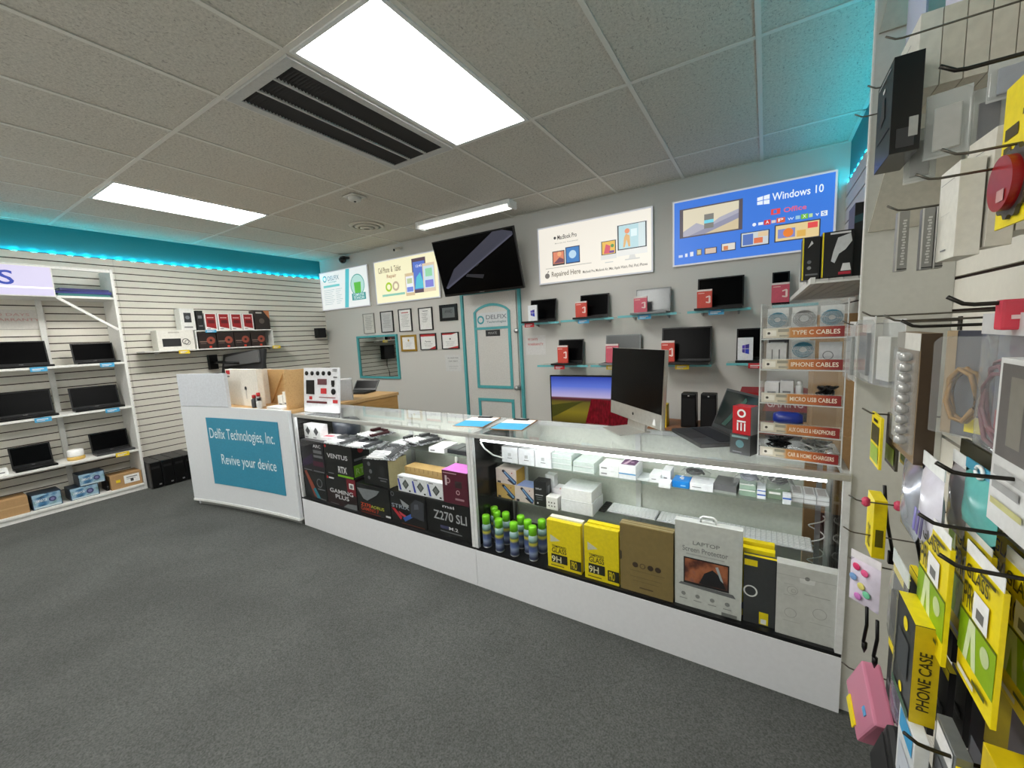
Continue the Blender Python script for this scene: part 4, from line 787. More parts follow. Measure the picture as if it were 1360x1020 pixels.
comp('black and purple box above the streaked one at left of first case', -3.255, -2.95, .486, .742, (22, 18, 28), [('F', [('poly', [(0, .3), (.5, .6), (.5, .3), (0, .1)], C(50, 34, 66)), ('text', .56, .9, .80, .90, 'ARC', Wt), ('rect', .55, .92, .62, .72, Gr), ('rect', .55, .95, .48, .56, Gr), ('rect', .5, .95, .2, .36, C(76, 26, 50)), ('rect', .05, .4, .02, .05, Gr), ('rect', .5, .95, .02, .05, Gr)])])
v_ = comp('black graphics card box lettered VENTUS with green corner', -2.94, -2.60, .489, .742, (15, 15, 16), [('F', [('text', .1, .84, .56, .70, 'VENTUS', Wt), ('disc', .06, .92, .035, RED), ('rect', .45, .80, .12, .36, C(60, 62, 64)), ('text', .48, .78, .14, .34, 'RTX', Wt), ('rect', .45, 1, .02, .08, C(120, 180, 30)), ('rect', .1, .3, .06, .09, Gr)]), ('R', [('disc', .5, .86, .16, C(190, 40, 50)), ('rect', .05, .95, .06, .42, C(120, 185, 30)), ('text', .15, .9, .14, .32, 'RTX', C(180, 215, 120)), ('rect', .1, .7, .55, .62, Gr)])], .16)
comp('black box with camera pictures and pale yellow side in first case', -2.48, -2.21, .489, .685, (16, 16, 17), [('F', [('disc', .25, .78, .06, Gr), ('disc', .3, .5, .06, Gr), ('disc', .22, .25, .05, Gr), ('rect', .66, .9, .2, .25, Gr), ('rect', .6, .95, .3, .34, Gr), ('rect', .68, .85, .4, .8, C(36, 36, 38))]), ('R', [('rect', 0, 1, 0, 1, C(206, 196, 150))])], .17)
t = carton('carton_tray', 'long brown carton holding a row of processor boxes in first case', 'box', (-1.93, 1.985, .50), (.42, .10, .135), 0, C(176, 146, 92, .6), [('F', [('rect', .1*k+.03, .1*k+.05, .8, 1, C(150, 120, 70)) for k in range(9)])])
for k in range(3):
    x = -2.135+k*.138
    carton('processor_box', ['white processor box with square chip print, left of three', 'white processor box with square chip print, middle of three', 'white processor box with square chip print, right of three'][k], 'box', (x+.067, 1.885, .4835), (.134, .05, .112), 0, C(224, 226, 230, .45),
           [('F', [('poly', [(.32, .5), (.56, .82), (.80, .5), (.56, .18)], C(70, 76, 76)), ('poly', [(.42, .5), (.56, .69), (.70, .5), (.56, .31)], C(110, 114, 112)), ('poly', [(0, .8), (.1, .8), (.25, .1), (.12, .1)], C(40, 60, 170)), ('rect', .12, .4, .86, .92, INK), ('rect', .78, .9, .08, .18, BLACK)])], 'white processor boxes')
comp('dark red box with pink top at right side of first case', -1.715, -1.515, .4835, .695, (84, 18, 40), [('T', [('rect', 0, 1, 0, 1, C(206, 120, 200))]), ('F', [('rect', .52, .78, .52, .72, C(40, 14, 22)), ('ring', .24, .70, .06, .09, C(190, 150, 160)), ('rect', .12, .2, .55, .85, C(206, 190, 196)), ('ring', .62, .38, .05, .075, C(206, 170, 176)), ('rect', .5, .85, .14, .2, C(170, 130, 140)), ('rect', .05, .6, .92, .95, C(190, 150, 160))])], .14)
t = thing('spray_bottle', 'small clear bottle with white cap behind the processor boxes', 'bottle', (-1.775, 2.07, DECK), 0)
MB().lathe([(.03, 0), (.032, .01), (.032, .36), (.012, .40), (.012, .41)], 14).build('body', C(206, 212, 216, .2), t); MB().lathe([(.014, .41), (.014, .445), (.006, .465)], 12).build('cap', WHITE, t)
for k in range(2):
    x = -3.205+k*.112
    carton('processor_box', ['white cube box with dark chip print at far left of first case', 'white cube box with dark chip print next to the far left one'][k], 'box', (x, 1.93, .7425), (.11, .07, .12), 0, C(226, 226, 226, .45), [('F', [('poly', [(.2, .55), (.5, .85), (.8, .55), (.5, .25)], C(54, 56, 60)), ('rect', .1, .5, .08, .14, INK)])])
carton('small_carton', 'flat white and red carton beside the chip print cubes', 'box', (-2.985, 1.955, .7425), (.12, .10, .03), .15, C(232, 226, 228, .45), [('T', [('rect', .1, .9, .1, .5, C(206, 70, 96))])])
t = thing('cooler_fan', 'dark round cooler lying at the back left of first case', 'cooler', (-3.02, 2.13, .7355))
MB().lathe([(.10, 0), (.11, .03), (.11, .12), (.09, .14), (.0, .14)], 24).build('shroud', C(46, 50, 60, .3), t); MB().lathe([(.03, .1405), (.03, .15), (.0, .152)], 16).build('hub', BLACK, t)
# loose motherboards
pcb_g = noise_mat('motherboard_pattern', [(.36, (16, 17, 19)), (.47, (30, 31, 34)), (.5, (226, 228, 232)), (.55, (30, 31, 34)), (.7, (18, 18, 20))], 26, .4, (1, 2.2, 1), 3)
def mboard(label, x, y, z, rz, pitch=0, accent=(190, 192, 198), w=.26, d=.22):
    t = thing('motherboard', label, 'circuit board', (x, y, z), rz, 'loose motherboards in the first display case'); t.rotation_euler = (pitch, 0, rz)
    MB().box(-w/2, w/2, -d/2, d/2, .0005, .003).build('board', pcb_g, t)
    m = C(accent[0]//2, accent[1]//2, accent[2]//2, .35, .3)
    for x0, x1, y0, y1, h in ((-.11, -.075, .02, .10, .026), (-.05, .03, .085, .10, .024), (.05, .055, -.08, .08, .018), (.062, .067, -.08, .08, .018), (.078, .083, -.08, .08, .018)): MB().box(x0, x1, y0, y1, .003, h).build('heat_sink' if h > .02 else 'memory_slot', m, t, bevel=.001)
    MB().box(-.045, .02, 0, .06, .003, .010).build('cpu_socket', C(160, 160, 166, .3, .8), t)
    for y0 in (-.098, -.076, -.054, -.032, -.01): MB().box(-.11, .03, y0, y0+.009, .003, .013).build('expansion_slot', C(240, 240, 242, .4), t)
    MB().box(.0, .04, -.055, -.02, .003, .012).build('chipset_cooler', C(accent[0], accent[1], accent[2], .4), t)
mb_list = [(-2.815, 1.95, .7435, .03, 0, (206, 208, 212), 'white slotted motherboard on the graphics card box'), (-2.66, 2.13, .773, -.15, .0, (120, 30, 44), 'motherboard with red coolers behind the graphics card box'), (-2.55, 1.955, .7435, .1, 0, (150, 152, 158), 'motherboard propped across the middle of first case'),
           (-2.29, 1.93, .716, .2, .2, (214, 216, 220), 'tilted motherboard with bright slots over the camera picture box'), (-2.275, 2.15, .742, .05, 0, (120, 122, 126), 'dark motherboard lying at the back of glass shelf'), (-2.13, 2.14, .772, -.25, 0, (150, 152, 156), 'motherboard overlapping beside the white carton on glass shelf')]
for x, y, z, rz, pt, ac, lb in mb_list: mboard(lb, x, y, z, rz, pt, ac)
carton('small_carton', 'flat white carton on the glass shelf of first case', 'box', (-1.91, 2.10, .7355), (.13, .17, .035), .1, C(232, 234, 236, .4), [('F', [('rect', .1, .4, .3, .6, INK)])])
for k, (x, y) in enumerate(((-1.785, 2.12), (-1.70, 2.115), (-1.615, 2.11), (-1.53, 2.105))):
    t = thing('hard_drive', ['black drive tray on glass shelf next to the flat white carton', 'second black drive tray on the glass shelf', 'third black drive tray on the glass shelf', 'black drive tray at right end of the glass shelf'][k], 'drive', (x, y, .7355), 0, 'black drive trays')
    bx('body', -.041, .041, -.08, .08, 0, .03, C(34, 36, 40, .4), t, .003); bx('label_plate', -.034, .034, -.06, .06, .03, .0308, C(60, 64, 68, .3), t)
t = thing('cable', 'black looped cable hanging from glass shelf of first case', 'cable', (-1.56, 2.09, .735))
MB().tube([(-.03+.045*math.cos(q*PI/7-1.2), .01*math.sin(q), -.045+.045*math.sin(q*PI/7-1.2)) for q in range(15)], .006, 6).build('loop', BLACK, t)

# --- second case, deck
for k, (x, y) in enumerate([(-1.405, 1.872), (-1.308, 1.864), (-1.205, 1.864), (-1.085, 1.872), (-1.075, 1.965), (-1.146, 1.925), (-1.316, 1.955), (-1.212, 1.957), (-1.425, 1.99), (-1.375, 1.945)]):
    nm = ['leftmost can of the front row', 'second can of the front row', 'third can of the front row', 'can of front row nearest the yellow boxes', 'can in second row touching the yellow box', 'can between the third and fourth front cans', 'can behind the second front can', 'can behind the third front can', 'rear can in the left corner', 'rear can behind the leftmost front can'][k]
    t = thing('spray_can', 'blue spray can with lime green cap, '+nm, 'spray can', (x, y, DECK), random.uniform(0, 6), 'blue spray cans with green caps')
    MB().lathe([(.024, 0), (.027, .003), (.027, .006)], 18).build('bottom_rim', ALU, t)
    MB().lathe([(.0255, .006), (.026, .008), (.026, .135), (.022, .148)], 18).build('can_body', gradient_mat('can_label', 'Z', 0, .15, [(0, (110, 120, 140)), (.12, (40, 46, 90)), (.3, (150, 164, 196)), (.4, (90, 110, 170)), (.55, (70, 84, 130)), (.66, (206, 196, 50)), (.74, (70, 96, 90)), (.86, (150, 190, 190)), (1, (190, 210, 214))], rough=.35), t)
    MB().lathe([(.0235, .148), (.0235, .192), (.021, .198), (.0, .199)], 18).build('cap', C(132, 220, 30, .4), t)
YEL = C(236, 214, 10, .45)
def glass9h(label, X0, X1, z1, y, rz=0, n=1):
    cX = (X0+X1)/2
    carton('screen_protector_box', label, 'box', (cX, y, DECK), (X1-X0, .03, z1-DECK), rz, YEL, [('F', [('poly', [(.10, .70), (.40, .60), (.10, .54)], C(206, 206, 180)), ('text', .14, .58, .44, .49, 'TEMPERED', C(60, 56, 10)), ('text', .14, .58, .33, .43, 'GLASS', C(50, 46, 10)), ('rect', .12, .60, .12, .30, C(34, 34, 20)), ('text', .13, .42, .13, .26, '9H', C(236, 230, 190)), ('rect', .68, 1, .06, .26, C(34, 34, 20)), ('text', .72, .88, .08, .24, 'PRO', YEL), ('rect', .1, .5, .05, .07, C(120, 110, 10))])], 'yellow tempered glass boxes in the case')
glass9h('yellow box lettered TEMPERED GLASS 9H next to the spray cans', -.985, -.79, .518, 1.868)
glass9h('yellow box lettered TEMPERED GLASS 9H next to the kraft box', -.768, -.588, .535, 1.862)
carton('screen_protector_box', 'white box standing behind the left yellow tempered glass box', 'box', (-.885, 1.90, DECK), (.19, .03, .275), 0, C(230, 228, 214, .5), [('F', [('rect', .1, .9, .1, .2, INK)])])
carton('screen_protector_box', 'yellow box standing behind the right yellow tempered glass box', 'box', (-.672, 1.895, DECK), (.18, .03, .29), 0, YEL, [('F', [('rect', .1, .9, .1, .2, INK)])])
KG = C(134, 114, 66, .6, grain=.05)
carton('screen_protector_box', 'olive kraft box with four round icons in front row', 'box', (-.458, 1.868, DECK), (.245, .05, .338), 0, KG, [('F', [('disc', .30, .42, .055, C(60, 44, 30)), ('ring', .44, .42, .04, .055, C(86, 66, 40)), ('disc', .59, .42, .055, C(60, 44, 30)), ('disc', .73, .42, .055, C(60, 44, 30)), ('rect', .2, .85, .33, .335, C(96, 78, 48)), ('rect', .2, .8, .24, .245, C(96, 78, 48)), ('rect', .25, .75, .18, .185, C(96, 78, 48)), ('rect', .38, .64, .08, .10, C(96, 78, 48)), ('poly', [(.0, .45), (.04, .47), (.04, .58), (.0, .60)], C(60, 50, 30))]), ('T', [('rect', .0, 1, .2, .3, C(170, 160, 130)), ('rect', 0, 1, .6, .7, C(170, 160, 130))])])
lp = carton('screen_protector_box', 'tall grey white box lettered LAPTOP Screen Protector with carry handle', 'box', (-.195, 1.872, DECK), (.268, .04, .405), 0, C(206, 208, 204, .45), [('F', [('text', .28, .68, .745, .79, 'LAPTOP', C(130, 132, 132)), ('text', .12, .80, .66, .72, 'Screen Protector', C(140, 142, 142)), ('rect', .18, .75, .625, .635, C(176, 178, 176)), ('rect', .14, .82, .28, .59, C(26, 26, 30)), ('rect', .16, .80, .305, .575, noise_mat('sunset_picture', [(.3, (30, 26, 36)), (.45, (96, 50, 40)), (.6, (176, 106, 70)), (.75, (90, 80, 100))], 12, .4)), ('poly', [(.38, .31), (.78, .31), (.70, .44), (.58, .50), (.46, .44)], C(24, 22, 28)), ('poly', [(.62, .54), (.66, .55), (.74, .38), (.70, .40)], C(170, 180, 186)), ('poly', [(.06, .255), (.92, .235), (.88, .275), (.10, .285)], C(110, 112, 114))]+[('disc', .14+.22*k, .15, .035, C(140, 142, 140)) for k in range(4)]+[('rect', .08+.22*k, .20+.22*k, .09, .1, C(150, 152, 150)) for k in range(4)]+[('rect', .72, .94, .01, .05, C(120, 122, 120))])])
MB().tube([(-.03, 0, .405), (-.03, 0, .425), (-.02, 0, .432), (.02, 0, .432), (.03, 0, .425), (.03, 0, .405)], .005, 6).build('carry_handle', WHITE, lp)
carton('screen_protector_box', 'dark grey box with white ring and yellow edges in front row', 'box', (.003, 1.878, DECK), (.118, .03, .30), 0, C(58, 60, 62, .45), [('F', [('ring', .22, .48, .17, .22, C(226, 228, 226)), ('rect', .02, .42, .86, .95, YEL), ('rect', .5, .78, .02, .2, YEL), ('rect', .55, .72, .03, .10, PAPER), ('rect', .96, 1, 0, 1, C(40, 40, 40))]), ('T', [('rect', 0, 1, 0, .5, YEL)])])
carton('screen_protector_box', 'yellow topped box directly behind the dark ring box', 'box', (-.01, 1.912, DECK), (.13, .03, .315), 0, YEL, [('F', [('rect', .1, .9, .1, .2, INK)])])
carton('screen_protector_box', 'second yellow box further behind the dark ring box', 'box', (-.012, 1.946, DECK), (.13, .03, .33), 0, C(220, 196, 12, .45), [('F', [('rect', .1, .9, .1, .2, INK)])])
GB = C(204, 204, 200, .45); LG = C(168, 168, 164, .6)
gb = carton('screen_protector_box', 'pale grey box with line drawings at right end of front row', 'box', (.163, 1.872, DECK), (.204, .05, .305), 0, GB, [('F', [('poly', [(.36, .86), (.62, .86), (.60, .79), (.38, .79)], C(226, 226, 224)), ('disc', .49, .86, .04, C(130, 130, 128)), ('rect', 0, 1, .855, .86, LG), ('ring', .26, .66, .08, .09, LG), ('rect', .12, .30, .58, .585, LG), ('rect', .45, .85, .64, .65, LG), ('ring', .70, .42, .10, .11, LG), ('rect', .55, .88, .28, .285, LG), ('ring', .24, .34, .09, .1, LG), ('rect', .12, .4, .22, .225, LG), ('rect', .12, .28, .74, .745, LG), ('ring', .28, .66, .03, .04, LG)])])

# --- second case, glass shelves
def small(label, x0, x1, d, z0, z1, col, prints=(), yf=2.035, rz=0.0, nm='small_carton', grp=None): return carton(nm, label, 'box', ((x0+x1)/2, yf+d/2, z0), (x1-x0, d, z1-z0), rz, col if not isinstance(col, tuple) else C(*col, .4), prints, grp)
z1s, z2s = .7405, .5005
for k in range(3):
    a = at_z(667+22*k, 613+3.4*k, z1s); b = at_z(688.5+22.2*k, 616+3.4*k, z1s)
    small(['plain white square carton with grey mark, left of three on upper glass shelf', 'plain white square carton with grey mark, middle of three on upper glass shelf', 'plain white square carton with grey mark, right of three on upper glass shelf'][k], a.x, b.x-.002, .10, z1s, z1s+.098, (236, 238, 242), [('F', [('rect', .35, .65, .28, .32, INK), ('rect', .4, .6, .42, .62, C(190, 192, 194))])], a.y)
small('black box beside the left white square carton near the lead', -1.41, -1.375, .06, z1s, z1s+.08, (24, 24, 26), [('F', [('rect', .2, .8, .6, .7, INK), ('rect', .2, .8, .3, .4, INK)])], 2.06)
cl_m = C(214, 226, 222, .2)
for k, (x0, x1, n) in enumerate(((-1.045, -.905, 3), (-.90, -.775, 2))):
    for j in range(n):
        small(['pale clear flat box in the taller pile on upper shelf, ', 'pale clear flat box in the shorter pile on upper shelf, '][k]+['bottom one', 'second one', 'top one'][j], x0+.004*j, x1, .15, z1s+.0305*j, z1s+.03+.0305*j, cl_m, [('F', [('rect', .05, .95, .1, .25, C(236, 240, 240))])], 2.03, nm='clear_box')
for j in range(2): small(['white flat box, bottom of the pair left of the purple phone box', 'white flat box, top of the pair left of the purple phone box'][j], -.745, -.64, .12, z1s+.0305*j, z1s+.03+.0305*j, (238, 240, 240), [('F', [('rect', .1, .4, .4, .6, INK)])], 2.03)
small('white and blue flat box under the purple phone box', -.638, -.55, .14, z1s, z1s+.032, (232, 236, 240), [('F', [('rect', 0, 1, .8, 1, C(90, 160, 210))])], 2.03)
small('white phone box with purple picture on top', -.638, -.55, .14, z1s+.0325, z1s+.075, (240, 240, 242), [('T', [('rect', .08, .92, .06, .94, C(110, 66, 110)), ('poly', [(.2, .1), (.4, .1), (.6, .9), (.45, .9)], C(220, 190, 210)), ('disc', .65, .4, .12, C(190, 150, 186))])], 2.03)
small('clear flat sleeve right of the purple phone box', -.545, -.488, .1, z1s, z1s+.012, C(224, 230, 232, .2), (), 2.04, nm='clear_sleeve')
small('low white carton on upper shelf beside the clear sleeve', -.485, -.43, .10, z1s, z1s+.04, (236, 238, 240), [('F', [('rect', .2, .6, .4, .5, INK)])], 2.04); small('taller white carton behind the low white one on upper shelf', -.425, -.385, .09, z1s, z1s+.065, (234, 236, 238), [('F', [('rect', .2, .6, .4, .5, INK)])], 2.05); small('low white carton touching the bright blue box', -.428, -.374, .05, z1s, z1s+.03, (240, 242, 244), (), 1.985)
small('bright blue box with white mark on upper shelf', -.372, -.295, .09, z1s, z1s+.032, (20, 130, 215), [('T', [('rect', .35, .6, .5, .7, PAPER), ('rect', .45, .6, .35, .45, PAPER)]), ('F', [('rect', .5, .8, .3, .5, C(140, 200, 240))])], 2.02)
def pouch(label, x, y, z, w, d, h, inner, rz=0.0):
    t = thing('plastic_pouch', label, 'pouch', (x, y, z), rz); n = 8; vs = []; fs = []
    for i in range(n+1):
        for j in range(n+1):
            u_, v_2 = i/n, j/n; bulge = (math.sin(PI*u_)*math.sin(PI*v_2))**.6
            vs.append((-w/2+w*u_, -d/2+d*v_2, .002+h*bulge*(0.85+.3*random.random())))
    for i in range(n):
        for j in range(n): fs.append((i*(n+1)+j, (i+1)*(n+1)+j, (i+1)*(n+1)+j+1, i*(n+1)+j+1))
    MB().add(vs, fs, True).build('clear_film', CLEAR, t)
    pts = [(w*.3*math.cos(k*.75)*(1-k*.02), d*.28*math.sin(k*.75)*(1-k*.015), h*.25+h*.3*abs(math.sin(k*.5))) for k in range(20)]
    MB().tube(pts, min(h*.16, .006), 6).build('coiled_cable', inner, t)
pouch('clear pouch with black cable lying over the bright blue box', -.285, 2.13, z1s+.036, .14, .10, .04, BLACK)
small('long white carton right of the bright blue box', -.292, -.192, .10, z1s, z1s+.035, (236, 238, 240), [('F', [('rect', .1, .5, .4, .5, INK)])], 2.02)
small('dark grey flat box in the middle of upper glass shelf', -.188, -.092, .13, z1s, z1s+.04, (104, 104, 106), [('F', [('rect', 0, 1, 0, .3, C(150, 156, 150))])], 2.03, rz=-.08)
small('pale green box, lower of two beneath a clear pouch', -.086, -.018, .12, z1s, z1s+.03, (146, 172, 152), [('F', [('rect', 0, .9, .8, 1, PAPER)])], 2.04); small('pale green box, upper of two beneath a clear pouch', -.086, -.022, .12, z1s+.0305, z1s+.055, (160, 184, 166), [('F', [('rect', 0, .9, .8, 1, PAPER)])], 2.045)
pouch('clear pouch with grey cable on the pale green boxes', -.05, 2.09, z1s+.055, .12, .1, .045, C(120, 124, 136, .4))
small('small white box with blue stripe beside the green boxes', -.016, .016, .09, z1s, z1s+.045, (232, 236, 240), [('F', [('rect', 0, 1, .35, .5, C(60, 100, 190)), ('rect', 0, 1, .8, .9, C(60, 100, 190))])], 2.03)
pouch('clear pouch with black adapter leaning behind the striped box', .062, 2.10, z1s+.05, .12, .12, .06, BLACK, .3)
small('grey green box under the pouch with black adapter', .02, .105, .12, z1s, z1s+.048, (120, 138, 116), [('F', [('rect', .1, .6, .5, .7, PAPER)])], 2.05)
small('white box with blue edge right of the black adapter pouch', .078, .108, .03, z1s, z1s+.045, (230, 234, 238), [('F', [('rect', 0, 1, .5, .65, C(60, 110, 200))])], 2.01)
for k in range(3):
    x0 = .111+k*.044
    for j in range(2): small(['white flat frame pack, left of three at shelf end, ', 'white flat frame pack, middle of three at shelf end, ', 'white flat frame pack, right of three at shelf end, '][k]+['lower one', 'upper one'][j], x0, x0+.042, .12, z1s+.0185*j, z1s+.018+.0185*j, (232, 234, 234), [('T', [('rect', .15, .85, .15, .85, C(190, 186, 184))]), ('F', [('rect', 0, 1, 0, .25, C(190, 192, 192))])], 2.05, nm='frame_pack')
# lower shelf
sc_m = C(212, 196, 190, .45); scan = lambda: [('F', [('poly', [(.30, .85), (.42, .95), (1, .25), (.95, .05), (.85, .05)], C(40, 60, 110)), ('poly', [(.34, .88), (.40, .92), (.95, .2), (.9, .12)], C(120, 160, 200)), ('disc', .38, .86, .06, C(30, 34, 44)), ('poly', [(.55, .3), (.62, .36), (.95, .05), (.85, .03)], C(34, 36, 48)), ('rect', .08, .24, .03, .16, C(50, 50, 56)), ('disc', .8, .8, .03, C(150, 40, 40))]), ('R', [('rect', 0, 1, 0, 1, C(206, 160, 60))])]
small('carton with blue scanner picture stacked on top at left of lower glass shelf', -1.425, -1.275, .10, z2s+.0955, z2s+.19, sc_m, scan(), 2.03, nm='scanner_box'); small('carton with blue scanner picture, lower one at the left end of shelf', -1.425, -1.29, .10, z2s, z2s+.095, C(196, 160, 96, .5), scan(), 2.03, nm='scanner_box'); small('carton with blue scanner picture lying right of the stacked two', -1.287, -1.155, .10, z2s, z2s+.10, sc_m, scan()[:1]+[('T', [('rect', 0, 1, 0, 1, C(140, 160, 210))])], 2.025, nm='scanner_box')
small('thin white tube box standing behind the scanner cartons', -1.29, -1.268, .03, z2s, z2s+.18, (232, 234, 236), (), 2.135)
small('black upright box with white lettering on lower glass shelf', -1.15, -1.07, .07, z2s, z2s+.152, (24, 24, 26), [('F', [('text', .15, .65, .66, .73, 'DISPLAY', Wt), ('rect', .12, .75, .44, .46, Wt), ('rect', .2, .7, .34, .37, Gr), ('rect', .2, .7, .26, .29, Gr), ('disc', .3, .12, .07, Wt)]), ('R', [('rect', .3, .7, .3, .8, Gr)])], 2.02, .02); small('white upright box right behind the black upright box', -1.115, -1.055, .05, z2s, z2s+.168, (234, 236, 238), (), 2.105)
small('small white box with six icons in front of the white carton pair', -1.062, -.99, .06, z2s, z2s+.075, (232, 230, 226), [('F', [('disc', .25+.25*(k % 3), .3+.28*(k//3), .06, C(90, 84, 80)) for k in range(6)])], 2.005); small('white carton with red edge behind the six icon box', -1.05, -.955, .08, z2s, z2s+.10, (236, 232, 236), [('T', [('rect', .4, 1, .0, .25, C(230, 160, 150))])], 2.08)
small('large white carton, lower of two on lower glass shelf', -.975, -.785, .17, z2s, z2s+.072, (236, 238, 240), [('F', [('rect', .0, 1, .96, 1, C(200, 202, 204))])], 2.02, .0); small('large white carton, upper of two on lower glass shelf', -.972, -.79, .165, z2s+.0725, z2s+.138, (240, 241, 242), (), 2.022)
def keyboard(label, x0, x1, y0, y1, z, keys_m, body_m, nx, ny):
    t = thing('keyboard', label, 'keyboard', ((x0+x1)/2, (y0+y1)/2, z)); w, d = x1-x0, y1-y0
    MB().box(-w/2, w/2, -d/2, d/2, 0, .007).build('base', body_m, t, bevel=.002); km = None
    for i in range(nx):
        for j in range(ny):
            if km is None: o = MB().box(-w/nx*.43, w/nx*.43, -d/ny*.36, d/ny*.36, 0, .004).build('key', keys_m, t); km = o.data
            else: o = bpy.data.objects.new('key', km); COL.objects.link(o); o.parent = t
            o.location = (-w/2+.004+(w-.008)*(i+.5)/nx, -d/2+.004+(d-.008)*(j+.5)/ny, .0071)
KW = C(246, 247, 250, .4); KB = C(206, 208, 212, .4)
keyboard('black numeric keypad beside the large white cartons', -.782, -.745, 2.10, 2.235, z2s, C(24, 24, 26, .4), C(50, 50, 52, .4), 3, 5)
keyboard('white compact keyboard on lower shelf, left of three', -.738, -.475, 2.115, 2.235, z2s, KW, KB, 14, 6); keyboard('white compact keyboard on lower shelf, middle of three', -.468, -.205, 2.115, 2.235, z2s, KW, KB, 14, 6); keyboard('white compact keyboard on lower shelf, right of three', -.196, .20, 2.105, 2.235, z2s, KW, KB, 18, 6)

# ------------------------------------------------------------------ on top of the cases
for k, (x, y, rz) in enumerate(((-1.575, 2.07, .18), (-1.305, 2.085, .16))):
    t = thing('clipboard', ['clipboard with blue form straddling the two display cases', 'clipboard with blue form on the second display case'][k], 'clipboard', (x, y, TOP+.0005), rz, 'clipboards with blue forms')
    bx('board', -.105, .105, -.14, .14, 0, .004, C(150, 110, 70, .5), t); bx('blue_form', -.10, .10, -.135, .02, .004, .0048, C(70, 170, 215, .5), t); bx('white_form', -.10, .10, .021, .125, .004, .0048, PAPER, t)
    c_ = bx('clip', -.05, .05, .105, .135, .005, .012, C(40, 40, 42, .3, .6), t, .002); MB().tube([(-.03, .0, .007), (-.03, -.012, .012), (.03, -.012, .012), (.03, 0, .007)], .002, 6).build('clip_lever', ALU, c_)
# all in one desktop computer
im = thing('desktop_computer', 'silver all in one desktop computer with black screen on display case', 'computer', (-.635, 2.185, TOP+.0005), math.radians(-45))
iw, ih = .53, .395; SIL = C(196, 194, 188, .3, .75)
foot = MB(); foot.prism([(-.10, -.10), (.10, -.10), (.10, .08), (-.10, .08)], 'z', 0, .006); foot.build('foot', SIL, im, bevel=.002)
MB().prism([(.05, .006), (.062, .006), (.085, .20), (.075, .20)], 'x', -.09, .09).build('neck', SIL, im)
pn = MB().box(-iw/2, iw/2, -.012, .012, 0, ih).build('casing', SIL, im, (0, .045, .05), (math.radians(-3.5), 0, 0), .006)
MB().box(-iw/2+.001, iw/2-.001, -.0135, -.0121, .078, ih-.001).build('screen', C(5, 5, 6, .2, spec=.15), pn)
put(Face((-iw/2, -.0121, 0), (iw, 0, 0), (0, 0, .078)), pn, [('disc', .5, .5, .016, BLACK), ('poly', [(.86, .2), (.92, .2), (.90, .6), (.88, .6)], C(226, 226, 224))])
# open laptop facing the aisle
lt = laptop('laptop', 'dark open laptop on the display case beside the acrylic rack', (-.145, 2.21, TOP+.0005), math.radians(-57), .32, .215, .215, 112, C(70, 72, 74, .35, .4), C(22, 30, 30, .08), deck=C(74, 74, 74, .4, .4))
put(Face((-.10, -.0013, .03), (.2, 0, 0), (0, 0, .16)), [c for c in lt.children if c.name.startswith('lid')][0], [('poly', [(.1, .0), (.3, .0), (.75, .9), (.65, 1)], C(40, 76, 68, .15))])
# small boxes beside it
p = at_z(992, 604, TOP)
db = carton('product_carton', 'small dark grey box carrying the red box beside the open laptop', 'box', (-.068, 1.96, TOP+.0005), (.085, .07, .085), math.radians(-25), C(60, 62, 62, .35), [('F', [('disc', .5, .55, .2, C(90, 130, 136)), ('rect', .1, .9, .85, .95, C(120, 150, 150)), ('rect', .15, .6, .1, .16, Gr)])])
rb = carton('product_carton', 'red and white box standing on the small dark grey box', 'box', (-.066, 1.962, TOP+.0865), (.075, .06, .12), math.radians(-25), C(188, 24, 34, .4), [('F', [('ring', .5, .76, .14, .24, PAPER), ('rect', .26, .74, .44, .50, PAPER), ('rect', .26, .34, .14, .42, PAPER), ('rect', .46, .54, .14, .42, PAPER), ('rect', .66, .74, .14, .42, PAPER)]), ('R', [('rect', 0, 1, 0, 1, C(150, 150, 152))])])
# acrylic cable rack
rk = thing('acrylic_rack', 'clear acrylic five tier rack of cables with orange and red labels', 'rack', (.128, 1.985, TOP+.0005), math.radians(-8))
rw, rdp, rh = .136, .085, .625
for x in (-rw, rw-.004): bx('side_panel', x, x+.004, -rdp, rdp, 0, rh, CLEAR, rk)
bx('back_panel', -rw+.004, rw-.004, rdp-.004, rdp, 0, rh, CLEAR, rk)
EDGE = C(196, 198, 196, .3)
for x in (-rw, rw-.004): bx('edge', x, x+.004, -rdp-.001, -rdp, 0, rh, EDGE, rk)
grad = gradient_mat('rack_label', 'X', -rw*.9, rw*.9, [(0, (206, 200, 186)), (.30, (206, 196, 170)), (.36, (190, 130, 66)), (.66, (184, 100, 44)), (.9, (140, 30, 24)), (1, (126, 22, 22))], rough=.4)
words = ['CAR & HOME CHARGERS', 'AUX CABLES & HEADPHONES', 'MICRO USB CABLES', 'IPHONE CABLES', 'TYPE C CABLES']
tiers = [.004, .105, .227, .362, .484]
